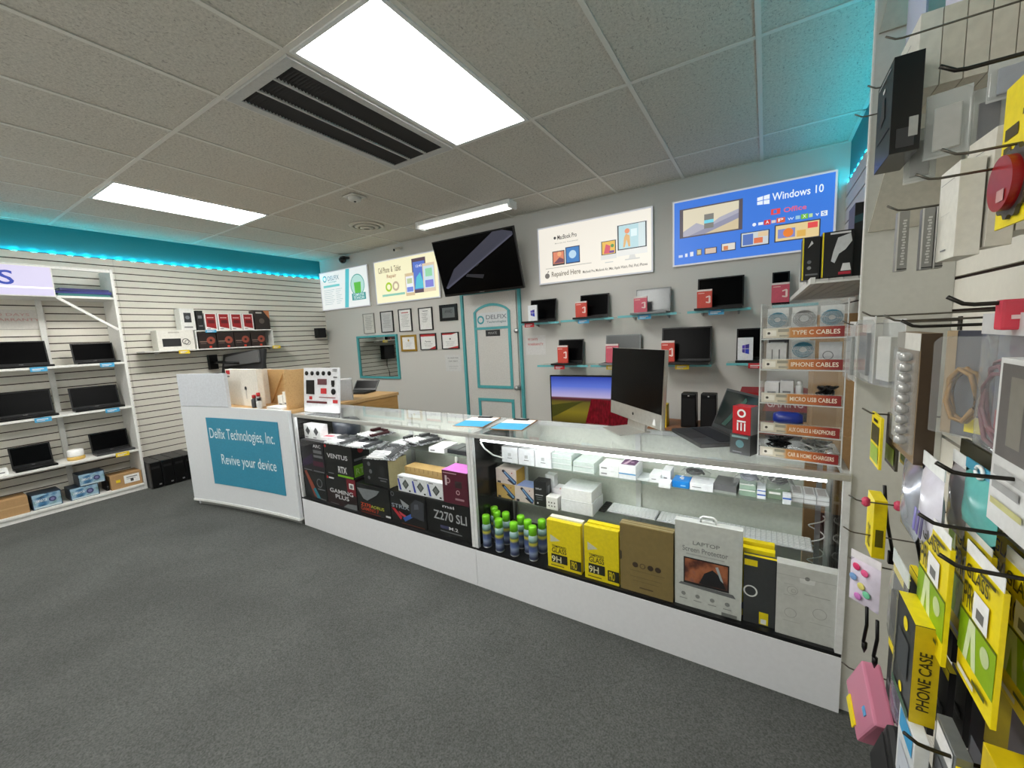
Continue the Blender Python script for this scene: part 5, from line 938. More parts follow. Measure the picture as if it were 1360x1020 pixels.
for z, s_ in zip(tiers, words):
    sh_ = bx('tier', -rw+.0045, rw-.0045, -rdp+.002, rdp-.005, z, z+.004, CLEAR, rk)
    lb = bx('label_strip', -rw+.0045, rw-.0045, -rdp-.001, -rdp+.001, z+.004, z+.048, CLEAR, rk)
    MB().box(-rw*.93, rw*.93, -.0018, -.001, .002, .040).build('printed_label', grad, lb)
    put(Face((-rw*.93, -.0018, .002), (rw*1.86, 0, 0), (0, 0, .038)), lb, [('text', .38, .95, .28, .72, s_, C(236, 226, 206)), ('rect', .04, .18, .2, .8, C(226, 222, 210)), ('disc', .08, .5, .02, C(60, 56, 50)), ('rect', .20, .34, .6, .9, C(150, 146, 130)), ('rect', .22, .34, .1, .3, C(160, 156, 140))], .0002, .0001)
    bx('front_edge', -rw+.0045, rw-.0045, -rdp-.0012, -rdp+.001, z, z+.0035, EDGE, rk)
def coilpack(label, tier, lx, m, w=.072, h=.118):
    z = TOP+.0005+tiers[tier]+.0045; c, s_ = math.cos(rk.rotation_euler[2]), math.sin(rk.rotation_euler[2]); ly = -.01
    t = thing('cable_pack', label, 'cable pack', (rk.location.x+c*lx-s_*ly, rk.location.y+s_*lx+c*ly, z), rk.rotation_euler[2], 'cable packs in the acrylic rack')
    MB().box(-w/2, w/2, .010, .012, 0, h).build('backing_card', C(206, 208, 206, .6), t)
    for k in range(4):
        r = w*.44-k*.006
        MB().tube([(r*math.cos(q*PI/8), -.004+.004*(k % 2), max(.042, .072+r*.85*math.sin(q*PI/8))) for q in range(16)], .0032, 6, True).build('cable_coil', m, t)
    MB().box(-w/2, w/2, -.014, -.013, 0, h*.8).build('clear_front', CLEAR, t)
ct, cg = C(60, 120, 140, .5), C(120, 120, 118, .5)
coilpack('teal coiled cable pack at left on the top rack tier', 4, -.088, ct); coilpack('grey coiled cable pack in the middle of top rack tier', 4, 0.0, cg, .08); coilpack('teal coiled cable pack at right on the top rack tier', 4, .086, ct)
coilpack('teal coiled cable pack in the middle of second rack tier', 3, 0.0, ct, .075, .108)
def rackbox(label, tier, lx, size, m, prints=(), ly=0.0, nm='charger_pack'):
    c, s_ = math.cos(rk.rotation_euler[2]), math.sin(rk.rotation_euler[2])
    return carton(nm, label, 'pack', (rk.location.x+c*lx-s_*ly, rk.location.y+s_*lx+c*ly, TOP+.0005+tiers[tier]+.0045), size, rk.rotation_euler[2], m, prints, 'packs in the acrylic rack')
rackbox('white charger pack with two slots at left of second rack tier', 3, -.088, (.07, .04, .10), C(206, 206, 204, .4), [('F', [('rect', .28, .32, .3, .75, C(96, 96, 96)), ('rect', .62, .68, .3, .75, C(96, 96, 96))])])
rackbox('dark topped pack behind the white charger pack', 3, -.088, (.07, .02, .115), C(60, 60, 60, .5), [('F', [('rect', .1, .8, .75, .9, C(170, 170, 168))])], .045)
rackbox('white flat cable pack at right of second rack tier', 3, .086, (.07, .03, .10), C(196, 198, 200, .4), [('F', [('ring', .4, .5, .2, .24, Gr)])])
rackbox('white carton at left of micro USB rack tier', 2, -.10, (.05, .05, .075), C(226, 226, 226, .4), [('F', [('rect', .2, .8, .4, .5, INK)])]); rackbox('grey white carton second on micro USB rack tier', 2, -.048, (.045, .05, .082), C(206, 206, 206, .4), [('F', [('rect', .2, .8, .4, .5, INK)])])
t = thing('small_bottle', 'small white cylinder on micro USB rack tier', 'bottle', (.12, 1.98, TOP+tiers[2]+.005)); MB().lathe([(.012, 0), (.013, .003), (.013, .06), (.010, .065)], 14).build('body', C(222, 222, 222, .4), t); MB().lathe([(.009, .065), (.009, .078), (.006, .08)], 12).build('cap', WHITE, t)
def cablepile(label, tier, lx, m, w=.08, n=30):
    c, s_ = math.cos(rk.rotation_euler[2]), math.sin(rk.rotation_euler[2])
    t = thing('cable', label, 'cable', (rk.location.x+c*lx, rk.location.y+s_*lx, TOP+tiers[tier]+.005), rk.rotation_euler[2])
    MB().tube([(w*.5*math.cos(k*1.9)*(.6+.4*math.sin(k)), .05*math.sin(k*1.3), .008+.05*abs(math.sin(k*.7))) for k in range(n)], .0045, 6).build('lead', m, t)
    MB().box(-.016, .016, -.012, .012, .002, .03).build('plug', m, t, bevel=.003)
cablepile('black cable bundle at right on micro USB rack tier', 2, .08, BLACK, .07); cablepile('black charger with tangled lead on the bottom rack tier', 0, -.07, BLACK, .09, 40); cablepile('clear grey bagged leads at right on the bottom rack tier', 0, .05, C(170, 172, 168, .3), .11, 40)
t = thing('headphone_pack', 'blue and white headphone pack lying on the fourth rack tier', 'pack', (.085, 1.97, TOP+tiers[1]+.005), rk.rotation_euler[2])
MB().lathe([(.018, -.05), (.026, -.03), (.026, .03), (.018, .05)], 14, Matrix.Translation((0, 0, .052)) @ Matrix.Rotation(PI/2, 4, 'Y')).build('blue_shell', C(36, 56, 150, .3), t); MB().box(-.055, .055, -.03, .03, .0, .012).build('white_tray', C(222, 222, 224, .4), t, bevel=.003); MB().box(-.05, .05, -.02, .02, .0125, .028).build('foam_insert', C(190, 190, 190, .5), t)

t = thing('cable', 'white coiled cable hanging behind the right end of the second display case', 'cable', (.22, 2.235, DECK))
MB().tube([(.03*math.cos(k*.55), .012*math.sin(k*.55), .02+.0075*k) for k in range(48)], .003, 6).build('coil', WHITE, t)
carton('desktop_tower', 'black tower standing on the floor behind the second display case', 'computer', (.37, 2.50, 0), (.2, .38, .46), 0, BLACK, [('F', [('rect', .2, .8, .8, .9, NEARBLACK), ('disc', .5, .6, .08, ALU)])])
# ------------------------------------------------------------------ right wall: fin panel, shelf, hooks and merchandise
FINM = C(196, 196, 188, .55, grain=.03)
fin = thing('partition_panel', 'pale grey partition panel standing out from the right slat wall', 'partition', (.39, 1.86, 0))
WF = .501-.39
bx('panel', .278-.39, WF, -.009, .009, 0, 2.62, FINM, fin); bx('edge_strip', .274-.39, .278-.39, -.011, .011, 0, 2.62, C(222, 222, 216, .4), fin)
for z0, z1, top in ((1.80, 2.40, .11), (2.41, 2.80, .07)):
    MB().prism([(-.106, z0), (.10, z0), (.10, z1), (-.106+top, z1)], 'y', -.019, -.0095).build('overlay_board', C(178, 174, 160, .6), fin)  # darker beige paints in the shade on the leaning boards
bx('wall_upright', WF-.002, WF+.008, -.012, .0, 0, 0, FINM, fin) if 0 else None
rs = thing('slatwall_shelf', 'white slatted shelf on the right wall carrying headset boxes', 'shelf', (.33, 2.75, 1.665))
bx('front_rail', -.19, -.175, -.80, .80, -.012, .012, SH, rs)
for k in range(8): bx('shelf_slat', -.174+k*.043, -.174+k*.043+.038, -.80, .80, -.004, .004, C(190, 190, 186, .5), rs)
for y in (-.795, .795): bx('end_rail', -.174, .169, y-.006, y+.006, -.012, -.0045, SH, rs)
HB = lambda label, x0, x1, y0, y1, h, pr, col=(26, 27, 28): carton('headset_carton', label, 'box', ((x0+x1)/2, (y0+y1)/2, 1.6775), (x1-x0, y1-y0, h), 0, C(*col, .35), pr, 'headset boxes on the right wall shelf')
HB('narrow black headset carton with yellow edge at front of the right shelf', .118, .176, 2.06, 2.15, .165, [('F', [('rect', 0, .08, 0, 1, YEL), ('disc', .4, .42, .12, Gr), ('disc', .4, .28, .12, C(150, 150, 150)), ('poly', [(.3, .75), (.6, .85), (.5, .92)], Wt), ('rect', .2, .9, .1, .14, Gr)])])
HB('black headset carton with white headset picture on the right shelf', .178, .272, 2.02, 2.16, .17, [('F', [('rect', 0, .05, 0, 1, YEL), ('poly', [(.3, .35), (.36, .55), (.5, .85), (.9, .92), (.95, .75), (.75, .58), (.55, .5), (.42, .3)], C(206, 208, 208)), ('rect', .25, .9, .93, .97, C(226, 226, 226)), ('poly', [(.62, .12), (.95, .12), (.90, .28), (.68, .28)], C(226, 226, 226)), ('rect', .55, .95, .04, .10, C(190, 40, 60))])])
HB('tall dark carton with teal top edge next to the partition panel', .276, .43, 2.06, 2.20, .27, [('F', [('poly', [(0, .72), (1, .90), (1, 1), (0, .82)], C(40, 76, 82)), ('rect', .6, .95, .9, .97, YEL), ('text', .2, .5, .18, .32, 'HS', Gr)])])
HB('navy carton behind the headset picture box on the right shelf', .16, .27, 2.22, 2.36, .19, [('F', [('rect', .1, .9, .8, .9, C(60, 60, 110))])], (34, 34, 60))
carton('product_carton', 'plain white carton behind the black headset cartons on the right shelf', 'box', (.215, 2.75, 1.6775), (.12, .3, .16), 0, C(206, 206, 202, .5), [('F', [('rect', .3, .7, .4, .45, INK)])])

WX = .5015   # face of the right slat wall
def hook(px_, label, X=.22, thick=True):
    """slat wall hook: back plate and a prong with raised tip; tip where the photo shows it"""
    p = at_x(px_[0], px_[1], X); z = p.z-.012
    t = thing('display_hook', label, 'hook', (WX, p.y, z), 0, 'metal display hooks on the right wall')
    L = WX-X
    MB().tube([(-.004, 0, 0), (-L+.03, 0, 0), (-L+.018, 0, .002), (-L, 0, .014)], .0032 if thick else .0022, 8).build('prong', DARKSTEEL if thick else C(104, 100, 92, .35, .8), t)
    MB().box(-.004, 0, -.012, .012, -.03, .012).build('back_plate', DARKSTEEL, t)
    return p.y, z
hl = {'a': ((1248, 90), 'hook under the row of plain white boxes at top right'), 'b': ((1176, 50), 'hook crossing the lavender bag at top'), 'c': ((1152, 115), 'hook above the black box by the partition'), 'd': ((1135, 153), 'hook poking out left of the black box'),
      'e': ((1250, 200), 'hook under the milky blister near the yellow card'), 'f': ((1216, 233), 'hook above the leaning white boxes'), 'g': ((1178, 275), 'hook holding three grey strips'), 'h': ((1258, 396), 'thick hook pointing at the red hanger'), 'i': ((1174, 420), 'hook behind the tilted clear pack'),
      'j': ((1197, 427), 'hook carrying the tall clear fronted box'), 'k': ((1145, 415), 'hook with narrow clear packs by the partition'), 'l': ((1243, 616), 'hook carrying the teal ringed packs'), 'm': ((1127, 658), 'low hook by the partition carrying yellow strip'), 'n': ((1145, 543), 'hook carrying the small yellow black packs'),
      'o': ((1220, 684), 'hook carrying the farther lime glass cards'), 'p': ((1120, 700), 'hook carrying the pink toy pack'), 'q': ((1127, 740), 'hook carrying the black plastic bag'), 'r': ((1247, 738), 'hook carrying the nearer lime glass cards'), 's': ((1118, 880), 'lowest hook by the partition above the pink box'), 'u': ((1119, 427), 'hook reaching past the partition edge with a clear pack'), 't': ((1200, 974), 'bottom hook with the yellow card below')}
hk = {k: hook(p, 'dark metal '+l, .24 if k in 'ehj' else .22, k in 'ahjlort') for k, (p, l) in hl.items()}
RZ = -PI/2
def pack(name, label, X, ya, yb, z0, z1, d, mat, prints=(), grp=None, lean=0.0, rz=0.0, cat='pack', tab=None):
    o = carton(name, label, cat, (X+d/2, (ya+yb)/2, z0), (abs(ya-yb), d, z1-z0), RZ+rz, mat, prints, grp, bevel=.001)
    if lean: o.rotation_euler = (0, lean, RZ+rz)
    if tab: w = abs(ya-yb); MB().box(-w*.5, w*.5, -d/2, -d/2+.001, z1-z0, z1-z0+tab).build('hang_tab', PAPER, o)
    return o
# top: plain white boxes in a row along one hook
BEIGE = C(206, 200, 186, .55)
for k in range(5):
    pack('white_box', ['white box with small print, outermost of the row at top right', 'second plain beige-white box from the outermost at top right', 'third plain beige-white box at top right', 'fourth plain beige-white box at top right', 'innermost plain box of the top right row'][k], .30+k*.0405, 1.63, 1.455, 2.065, 2.235, .039, BEIGE if k else C(212, 210, 200, .5), [('F', [('rect', .1, .6, .80, .81, INK), ('rect', .15, .5, .74, .75, INK), ('rect', .3, .32, .42, .58, C(180, 178, 168)), ('rect', .5, .52, .45, .6, C(180, 178, 168)), ('rect', .15, .5, .12, .14, INK), ('rect', .15, .45, .06, .1, C(170, 168, 160))])], 'plain boxes at top right', cat='box')
def bag(name, label, X, ya, yb, z0, z1, depth, film, inner=None, header=None, grp=None, lean=0.0, content='rod', rz=0.0):
    """hanging pouch: pillow shaped film, header card with hole tab, something inside"""
    w, h = abs(ya-yb), z1-z0
    t = thing(name, label, 'pack', (X+depth/2, (ya+yb)/2, z0), RZ+rz, grp)
    if lean: t.rotation_euler = (0, lean, RZ+rz)
    nx, nz = 8, 10; hd = .15 if header else .03
    for sgn in (-1, 1):
        vs = []; fs = []
        for i in range(nx+1):
            for j in range(nz+1):
                u_, v_2 = i/nx, j/nz; b = (math.sin(PI*u_)**.7)*(math.sin(PI*min(1, v_2*1.02))**.5 if 0 < v_2 < 1 else 0)
                vs.append((-w/2+w*u_, sgn*depth/2*b*(.9+.2*math.sin(5*u_+7*v_2)), h*(1-hd)*v_2))
        for i in range(nx):
            for j in range(nz): fs.append((i*(nz+1)+j, (i+1)*(nz+1)+j, (i+1)*(nz+1)+j+1, i*(nz+1)+j+1))
        MB().add(vs, fs, True).build('film_front' if sgn < 0 else 'film_back', film, t)
    MB().box(-w/2, w/2, -.001, .001, h*(1-hd), h).build('header_card', header or film, t)
    if inner:
        if content == 'rod': MB().box(-w*.25, w*.25, -depth*.2, depth*.2, h*.08, h*.6).build('contents', inner, t, bevel=min(.004, depth*.08))
        elif content == 'coil': MB().tube([(w*.32*math.cos(k*.7), depth*.12*math.sin(k), h*.38+h*.28*math.sin(k*.7)*(.7+.02*k)) for k in range(26)], min(.005, depth*.12), 6).build('contents', inner, t)
        elif content == 'card': MB().box(-w*.44, w*.44, depth*.02, depth*.06, h*.04, h*.8).build('contents', inner, t)
    return t
bag('screen_pouch', 'shiny lavender blue bag hanging by the partition at top', .325, 1.80, 1.62, 2.17, 2.58, .035, BLUEBAG)
bag('screen_pouch', 'pale lilac bag behind the row of white boxes at top', .36, 1.60, 1.48, 2.24, 2.56, .04, glassy('lilac_bag', (.85, .82, .95), .75, .3))
bx_k = pack('black_box', 'glossy black box hanging by the partition under the white boxes', .244, 1.55, 1.385, 1.907, 2.125, .054, C(12, 12, 13, .25), [('F', [('rect', .12, .85, .93, .95, C(150, 150, 150)), ('rect', .42, .55, .80, .84, C(190, 190, 190)), ('poly', [(.3, .45), (.6, .5), (.55, .75), (.4, .75)], C(36, 36, 38)), ('rect', .1, .9, .3, .32, C(30, 30, 32))]), ('R', [('rect', .2, .8, .05, .25, C(50, 50, 52)), ('rect', .6, .9, .15, .35, C(170, 170, 166))])], cat='box')
def blister(label, X, ya, yb, z0, z1, d, inner, film=MILKY, card=None, rz=0.0, lean=0.0, grp='clear blister packs on the right wall', content='box', prints=()):
    w, h = abs(ya-yb), z1-z0
    t = thing('blister_pack', label, 'pack', (X+d/2, (ya+yb)/2, z0), RZ+rz, grp)
    t.rotation_euler = (0, lean, RZ+rz)
    MB().box(-w/2, w/2, d/2-.0015, d/2, 0, h).build('backing_card', card or C(196, 196, 192, .5), t)
    MB().prism([(-w/2+.002, .004), (w/2-.002, .004), (w/2-.002, h*.9), (w/2*.7, h*.95), (-w/2*.7, h*.95), (-w/2+.002, h*.9)], 'y', -d/2, d/2-.002).build('clear_shell', film, t, bevel=.002)
    if content == 'box': MB().box(-w*.3, w*.3, -d*.2, d*.35, h*.1, h*.75).build('contents', inner, t, bevel=.002)
    else: MB().tube([(w*.28*math.cos(k*.8), d*.2*math.sin(k*.5), h*.4+h*.25*math.sin(k*.8)) for k in range(24)], min(.006, d*.15), 6).build('contents', inner, t)
    if prints: put(Face((-w/2, d/2-.0016, 0), (w, 0, 0), (0, 0, h)), t, prints)
    return t
GRYP = C(170, 170, 166, .5)
for nm_, cx_, cy_, w_, z0_, z1_, m_ in (('milky blister hanging below the black box by partition', .325, 1.50, .06, 1.86, 1.99, GRYP), ('milky square blister under the row of white boxes', .346, 1.40, .075, 1.885, 2.03, C(190, 188, 182, .5)), ('milky blister with dark patch left of the yellow red card', .415, 1.41, .055, 1.88, 2.02, C(96, 96, 100, .5)), ('clear blister with blue grey top above the dark patched one', .43, 1.36, .07, 1.97, 2.05, C(150, 154, 164, .5))):
    blister(nm_, cx_-.012, cy_+w_/2, cy_-w_/2, z0_, z1_, .024, m_, CLEAR, card=MILKY, rz=PI/2-.25)
# yellow card with red disc
yc = pack('gadget_card', 'yellow hanging card with round red gadget at right edge', .33, 1.06, .94, 1.655, 1.88, .004, YEL, [('F', [('rect', .1, .45, .62, .70, C(70, 60, 10)), ('rect', .1, .3, .52, .57, C(70, 60, 10)), ('rect', .55, .9, .72, .76, C(90, 80, 10))])])
for r, m, nm, y in ((.05, C(70, 66, 62, .4), 'toothed_rim', .004), (.042, C(150, 14, 18, .3), 'red_disc', .016)):
    g = MB(); n = 48
    prof = [((r+(.006 if (k//2) % 2 and nm == 'toothed_rim' else 0))*math.cos(2*PI*k/n), .065+(r+(.006 if (k//2) % 2 and nm == 'toothed_rim' else 0))*math.sin(2*PI*k/n)) for k in range(n)]
    g.prism(prof, 'y', -y-.004, -.0025).build(nm, m, yc)
put(Face((-.01, -.0203, .03), (.04, 0, 0), (0, 0, .03)), yc, [('rect', .2, .8, .2, .8, C(196, 150, 146))])
# leaning white boxes
WB = C(206, 202, 190, .55)
for k, (x, ya, yb, z0, z1, ln) in enumerate(((.30, 1.225, 1.125, 1.625, 1.80, 0), (.338, 1.24, 1.12, 1.64, 1.845, .06), (.375, 1.24, 1.12, 1.66, 1.86, .0), (.412, 1.24, 1.12, 1.665, 1.865, .0), (.449, 1.24, 1.12, 1.67, 1.87, .0))):
    pack('white_box', ['white box with fine print, first of the leaning row', 'rounded white box leaning second in the row', 'third white box of the leaning row', 'fourth white box of the leaning row', 'last white box of the leaning row by the wall'][k], x, ya, yb, z0, z1, .034, WB if k else C(220, 218, 208, .5), [('F', [('rect', .1, .8, .85, .855, INK), ('rect', .3, .6, .10, .115, INK), ('rect', .2, .7, .5, .505, C(190, 190, 184))])], 'white boxes of the leaning row', lean=ln, cat='box')
# grey strips
for k, (px0, px1) in enumerate(((1189, 1205), (1221, 1238), (1239, 1252))):
    y = hk['g'][0]; a = at_y(px0, 320, y); b = at_y(px1, 320, y); zz0 = at_y(px0, 361-2*k, y).z
    t = carton('strip_pack', ['grey strip pack with vertical lettering, outermost of three', 'grey strip pack with vertical lettering, middle of three', 'grey strip pack with vertical lettering, next to the white boxes'][k], 'pack', ((a.x+b.x)/2, y, zz0), (b.x-a.x, .02, hk['g'][1]-zz0-.004), 0, C(136, 136, 132, .4), [('F', [('rect', 0, .14, 0, 1, C(196, 196, 192))]+[('rect', .38+(j % 3)*.05, .72-(j % 2)*.06, .10+.045*j, .128+.045*j, C(196, 196, 192)) for j in range(17)]+[('rect', .1, .9, .02, .035, BLACK)])], 'grey strip packs')
# row below eye level
blister('narrow clear pack hanging flat against the partition', .23, 1.60, 1.43, 1.34, 1.52, .018, C(110, 112, 116, .4), CLEAR); blister('narrow clear pack sticking out past the partition edge', .235, hk['u'][0]+.07, hk['u'][0]-.07, 1.31, hk['u'][1]+.01, .016, C(150, 152, 150, .4), CLEAR)
blister('tilted clear tube pack next to the tall clear fronted box', .25, 1.45, 1.35, 1.335, 1.51, .03, C(196, 196, 190, .4), CLEAR, lean=.0, rz=.25)
cb_ = carton('accessory_box', 'tall clear fronted box with brown side on the middle hook', 'box', (.285, 1.23, 1.205), (.17, .03, .275), RZ, C(126, 104, 74, .5), [('R', [('rect', 0, 1, 0, 1, C(70, 54, 36))])], bevel=.001)
MB().box(-.083, .083, -.023, -.0155, .02, .24).build('clear_window', CLEAR, cb_, bevel=.002)
for j in range(9): MB().lathe([(.006, 0), (.011, .004), (.011, .016), (.006, .02)], 10, Matrix.Translation((.03, -.026, .03+j*.023))).build('bead', C(186, 186, 184, .15, .4), cb_)
MB().box(-.07, -.01, -.0205, -.0152, .03, .225).build('insert_card', C(190, 190, 188, .4), cb_); put(Face((-.085, -.0156, 0), (.17, 0, 0), (0, 0, .275)), cb_, [('rect', 0, 1, .87, 1, C(206, 204, 196)), ('rect', 0, .35, .87, 1, C(150, 148, 140)), ('rect', .0, .35, .72, .83, PAPER)], .0003)
blister('dark blister with amber bottle and yellow sticker', .30, 1.125, 1.03, 1.285, 1.485, .03, C(150, 110, 40, .4), CLEAR, card=C(46, 48, 60, .5), rz=.55, content='coil', prints=[('rect', .45, .75, .05, .2, YEL), ('rect', 0, .2, 0, 1, C(150, 130, 100))])
pack('gadget_card', 'black card with yellow edge behind the dark blister', .345, 1.12, 1.0, 1.27, 1.48, .02, NEARBLACK, [('F', [('rect', .1, .9, .1, .3, C(60, 60, 60))]), ('R', [('rect', 0, 1, 0, 1, C(190, 160, 10))])])
bag('accessory_pouch', 'clear pouch with coloured charms and silver chain', .30, 1.02, .87, 1.29, 1.515, .03, CLEAR, C(110, 60, 70, .4), C(196, 196, 196, .4), content='coil'); pack('gadget_card', 'grey blue card with coloured charms just behind the charm pouch', .335, 1.02, .885, 1.29, 1.50, .006, C(96, 100, 112, .5), [('F', [('disc', .5, .82, .2, C(70, 40, 70)), ('rect', .1, .3, .1, .3, C(170, 60, 70)), ('rect', .6, .8, .2, .36, C(150, 140, 70)), ('rect', .2, .5, .0, .12, C(90, 110, 180))])])
pack('gadget_card', 'dark card framed in red right of the charm pouch', .345, .97, .86, 1.28, 1.515, .012, C(120, 14, 26, .4), [('F', [('rect', .12, 1, .08, .82, C(40, 24, 20)), ('rect', .12, 1, .86, .97, C(170, 160, 150)), ('disc', .5, .5, .2, C(90, 70, 56))])])
rh_ = thing('hanger_strip', 'translucent red plastic hanger on the thick hook', 'hanger', (.325, hk['h'][0], 1.49), 0); MB().box(-.03, .03, -.012, .012, 0, .045).build('red_body', glassy('red_plastic', (.85, .1, .15), .6, .2), rh_, bevel=.004); MB().box(-.02, .02, -.014, -.0125, .016, .022).build('slot', C(230, 200, 200), rh_)
tb_ = pack('tablet_box', 'large white framed tablet film pack at the right picture edge', .30, .90, .77, 1.20, 1.45, .03, C(206, 206, 204, .4), [('F', [('rect', .08, .97, .42, .97, C(92, 88, 84)), ('rect', .3, .6, .5, .9, C(120, 116, 106)), ('rect', .1, .9, .30, .36, C(170, 170, 168)), ('rect', .1, .7, .22, .27, C(150, 150, 148)), ('rect', .1, .8, .12, .16, C(190, 186, 120))])], cat='box')
for k in range(3):
    pack('memory_pack', ['small yellow and black pack, outermost on its hook by partition', 'second small yellow and black pack on hook by partition', 'third small yellow and black pack on hook by partition'][k], .245+k*.03, 1.40, 1.30, 1.14, 1.27, .006, YEL if k != 1 else C(60, 56, 40, .4), [('F', [('rect', .1, .9, .45, .8, C(60, 58, 10)), ('rect', .1, .9, .08, .4, C(150, 180, 60)), ('rect', .3, .7, .86, .92, BLACK)])], 'small yellow and black packs')
pack('memory_pack', 'slim black pack hanging behind the small yellow ones', .34, 1.42, 1.36, 1.13, 1.275, .01, BLACK, [('F', [('rect', .2, .8, .1, .2, Gr)])])
# silver and teal pouches
SILV = C(176, 178, 190, .18, .55)
bag('cable_pouch', 'shiny silver pouch hanging above the lime glass cards', .275, 1.29, 1.16, 1.02, 1.20, .03, SILV); bag('cable_pouch', 'white pouch with violet and red print above lime glass cards', .27, 1.14, 1.02, 1.05, 1.24, .03, C(216, 214, 226, .25), None, WHITE); bag('cable_pouch', 'silver edged white pouch next to the violet printed one', .31, 1.13, 1.05, 1.09, 1.25, .03, C(196, 192, 196, .2, .3), None, WHITE)
pk = [c for c in bpy.data.objects if c.get('label', '').startswith('white pouch with violet')][0]
for u_, m in ((-.03, C(120, 110, 190, .4)), (-.01, C(90, 70, 150, .4)), (.012, C(70, 60, 110, .4))): MB().prism([(u_, .03), (u_+.012, .03), (u_+.02, .08), (u_+.008, .08)], 'y', -.0175, -.0165).build('violet_stripe', m, pk)
TL_ = C(96, 176, 172, .25)
for k, (x, ya, yb) in enumerate(((.30, 1.035, .905), (.34, 1.03, .90), (.38, 1.02, .90))):
    b_ = bag('cable_pouch', ['teal and green pouch with white ring handle, outermost', 'second teal pouch with white ring handle', 'innermost teal pouch with white ring handle'][k], x, ya, yb, 1.142, 1.26, .03, TL_, None, C(60, 150, 180, .4), 'teal pouches with ring handles')
    MB().tube([(.0+.014*math.cos(q*PI/8), -.004, (.108)+.010*math.sin(q*PI/8)) for q in range(16)], .003, 6, True).build('ring_handle', WHITE, b_)
for k, x in enumerate((.33, .37)): pack('gadget_card', ['olive black card on hook above the teal pouches', 'dark olive card further along the hook above teal pouches'][k], x, 1.12, .96, 1.18+.005*k, 1.275, .01, C(50, 48, 30, .5), [('F', [('rect', .1, .9, .4, .6, C(90, 84, 40))])])
# lime and yellow glass cards
LIME = C(136, 176, 16, .4)
def glasscard(label, X, ya, yb, z0, z1):
    return pack('glass_card', label, X, ya, yb, z0, z1, .007, YEL, [('F', [('rect', .0, 1, .20, .56, LIME), ('poly', [(.18, .20), (.30, .20), (.36, .42), (.44, .20), (.56, .20), (.46, .54), (.28, .54)], C(206, 220, 170)), ('disc', .75, .42, .12, C(190, 206, 150)), ('rect', .0, 1, .545, .56, C(90, 100, 10)), ('text', .10, .72, .84, .95, 'GLASS', C(46, 44, 8)), ('text', .08, .5, .60, .80, 'PRO', C(46, 44, 8)), ('rect', .38, .78, .58, .80, PAPER), ('rect', .48, .68, .62, .70, C(110, 110, 110)), ('rect', .5, .9, .96, .985, C(60, 58, 10)), ('rect', .12, .6, .07, .11, C(216, 214, 200)), ('rect', .55, .9, .13, .16, C(70, 80, 10))])], 'yellow and lime tempered glass cards', tab=.022)
for k in range(4):
    glasscard('yellow and lime GLASS PRO card on the farther hook, '+['outermost', 'second', 'third', 'fourth'][k], .278+k*.048, 1.09, .945, .895, 1.115)
    glasscard('yellow and lime GLASS PRO card on the nearer hook, '+['outermost', 'second', 'third', 'fourth'][k], .30+k*.045, .955, .825, .895, 1.115)
for k in range(2): glasscard('yellow and lime GLASS PRO card on the wall-side hook, '+['outer', 'inner'][k], .36+k*.05, 1.24, 1.10, .96, 1.16); glasscard('yellow card hanging low behind the nearer hook, '+['outer', 'inner'][k], .41+k*.06, .88, .76, .84, 1.06)
pack('gadget_card', 'plain yellow pack hanging low between the two rows of lime cards', .375, 1.05, .95, .70, .93, .02, C(180, 160, 10, .5), [('F', [('rect', .2, .8, .7, .8, INK)])])
pack('gadget_card', 'dark grey pack below the nearer lime cards', .36, .93, .82, .72, .88, .02, C(76, 76, 78, .4), [('F', [('rect', .1, .9, .4, .45, Gr)])])
# left lower group by the partition
ys = pack('gadget_card', 'narrow yellow strip pack hanging by the partition', .285, 1.62, 1.53, .80, .98, .03, YEL, [('F', [('text', .3, .7, .1, .5, 'CASE', C(60, 58, 8))]), ('R', [('rect', .2, .8, .2, .5, C(90, 84, 10))])])
for k, (px_, nm) in enumerate(((1172, 'black cable hanging left of the blue usb plug'), (1198, 'dark cable with blue usb plug by the partition'))):
    p = at_y(px_, 690, 1.62); t = thing('cable', nm, 'cable', (p.x, 1.62-.1*k, 1.0)); MB().tube([(0, 0, 0), (.005, 0, -.06), (.012, 0, -.12), (.03, 0, -.22)], .005, 6).build('lead', BLACK, t); MB().box(.018, .042, -.008, .008, -.25, -.21).build('plug', BLACK if k == 0 else C(30, 50, 130, .4), t, bevel=.002)
for k, (px_, py_) in enumerate(((1124, 668), (1168, 664))):
    t = thing('hook_stop', ['small pink hook stop at the outer end of the low hook', 'small pink hook stop further along the low hook'][k], 'hook stop', (.26+.07*k, hk['m'][0], hk['m'][1]-.014)); MB().lathe([(.004, 0), (.010, .006), (.010, .022), (.004, .028)], 10).build('body', C(206, 70, 100, .4), t); MB().box(-.002, .002, -.014, .014, .008, .02).build('tab', C(206, 70, 100, .4), t)
tp = bag('toy_pack', 'clear pouch with pink and pastel stickers near the partition edge', .225, 1.35, 1.275, .765, .905, .02, C(214, 206, 222, .25), None, C(226, 222, 226, .4), rz=.75)
for k, (u_, v_2, c) in enumerate(((-.02, .13, (220, 60, 110)), (.01, .12, (226, 90, 140)), (-.03, .09, (120, 160, 210)), (0, .07, (210, 200, 110)), (.02, .05, (110, 190, 150)), (-.01, .03, (200, 120, 190)))): MB().lathe([(.009, 0), (.010, .001), (.008, .002)], 12, Matrix.Translation((u_*.7, -.0105, v_2*.8)) @ Matrix.Rotation(PI/2, 4, 'X')).build('sticker', C(*c, .4), tp)
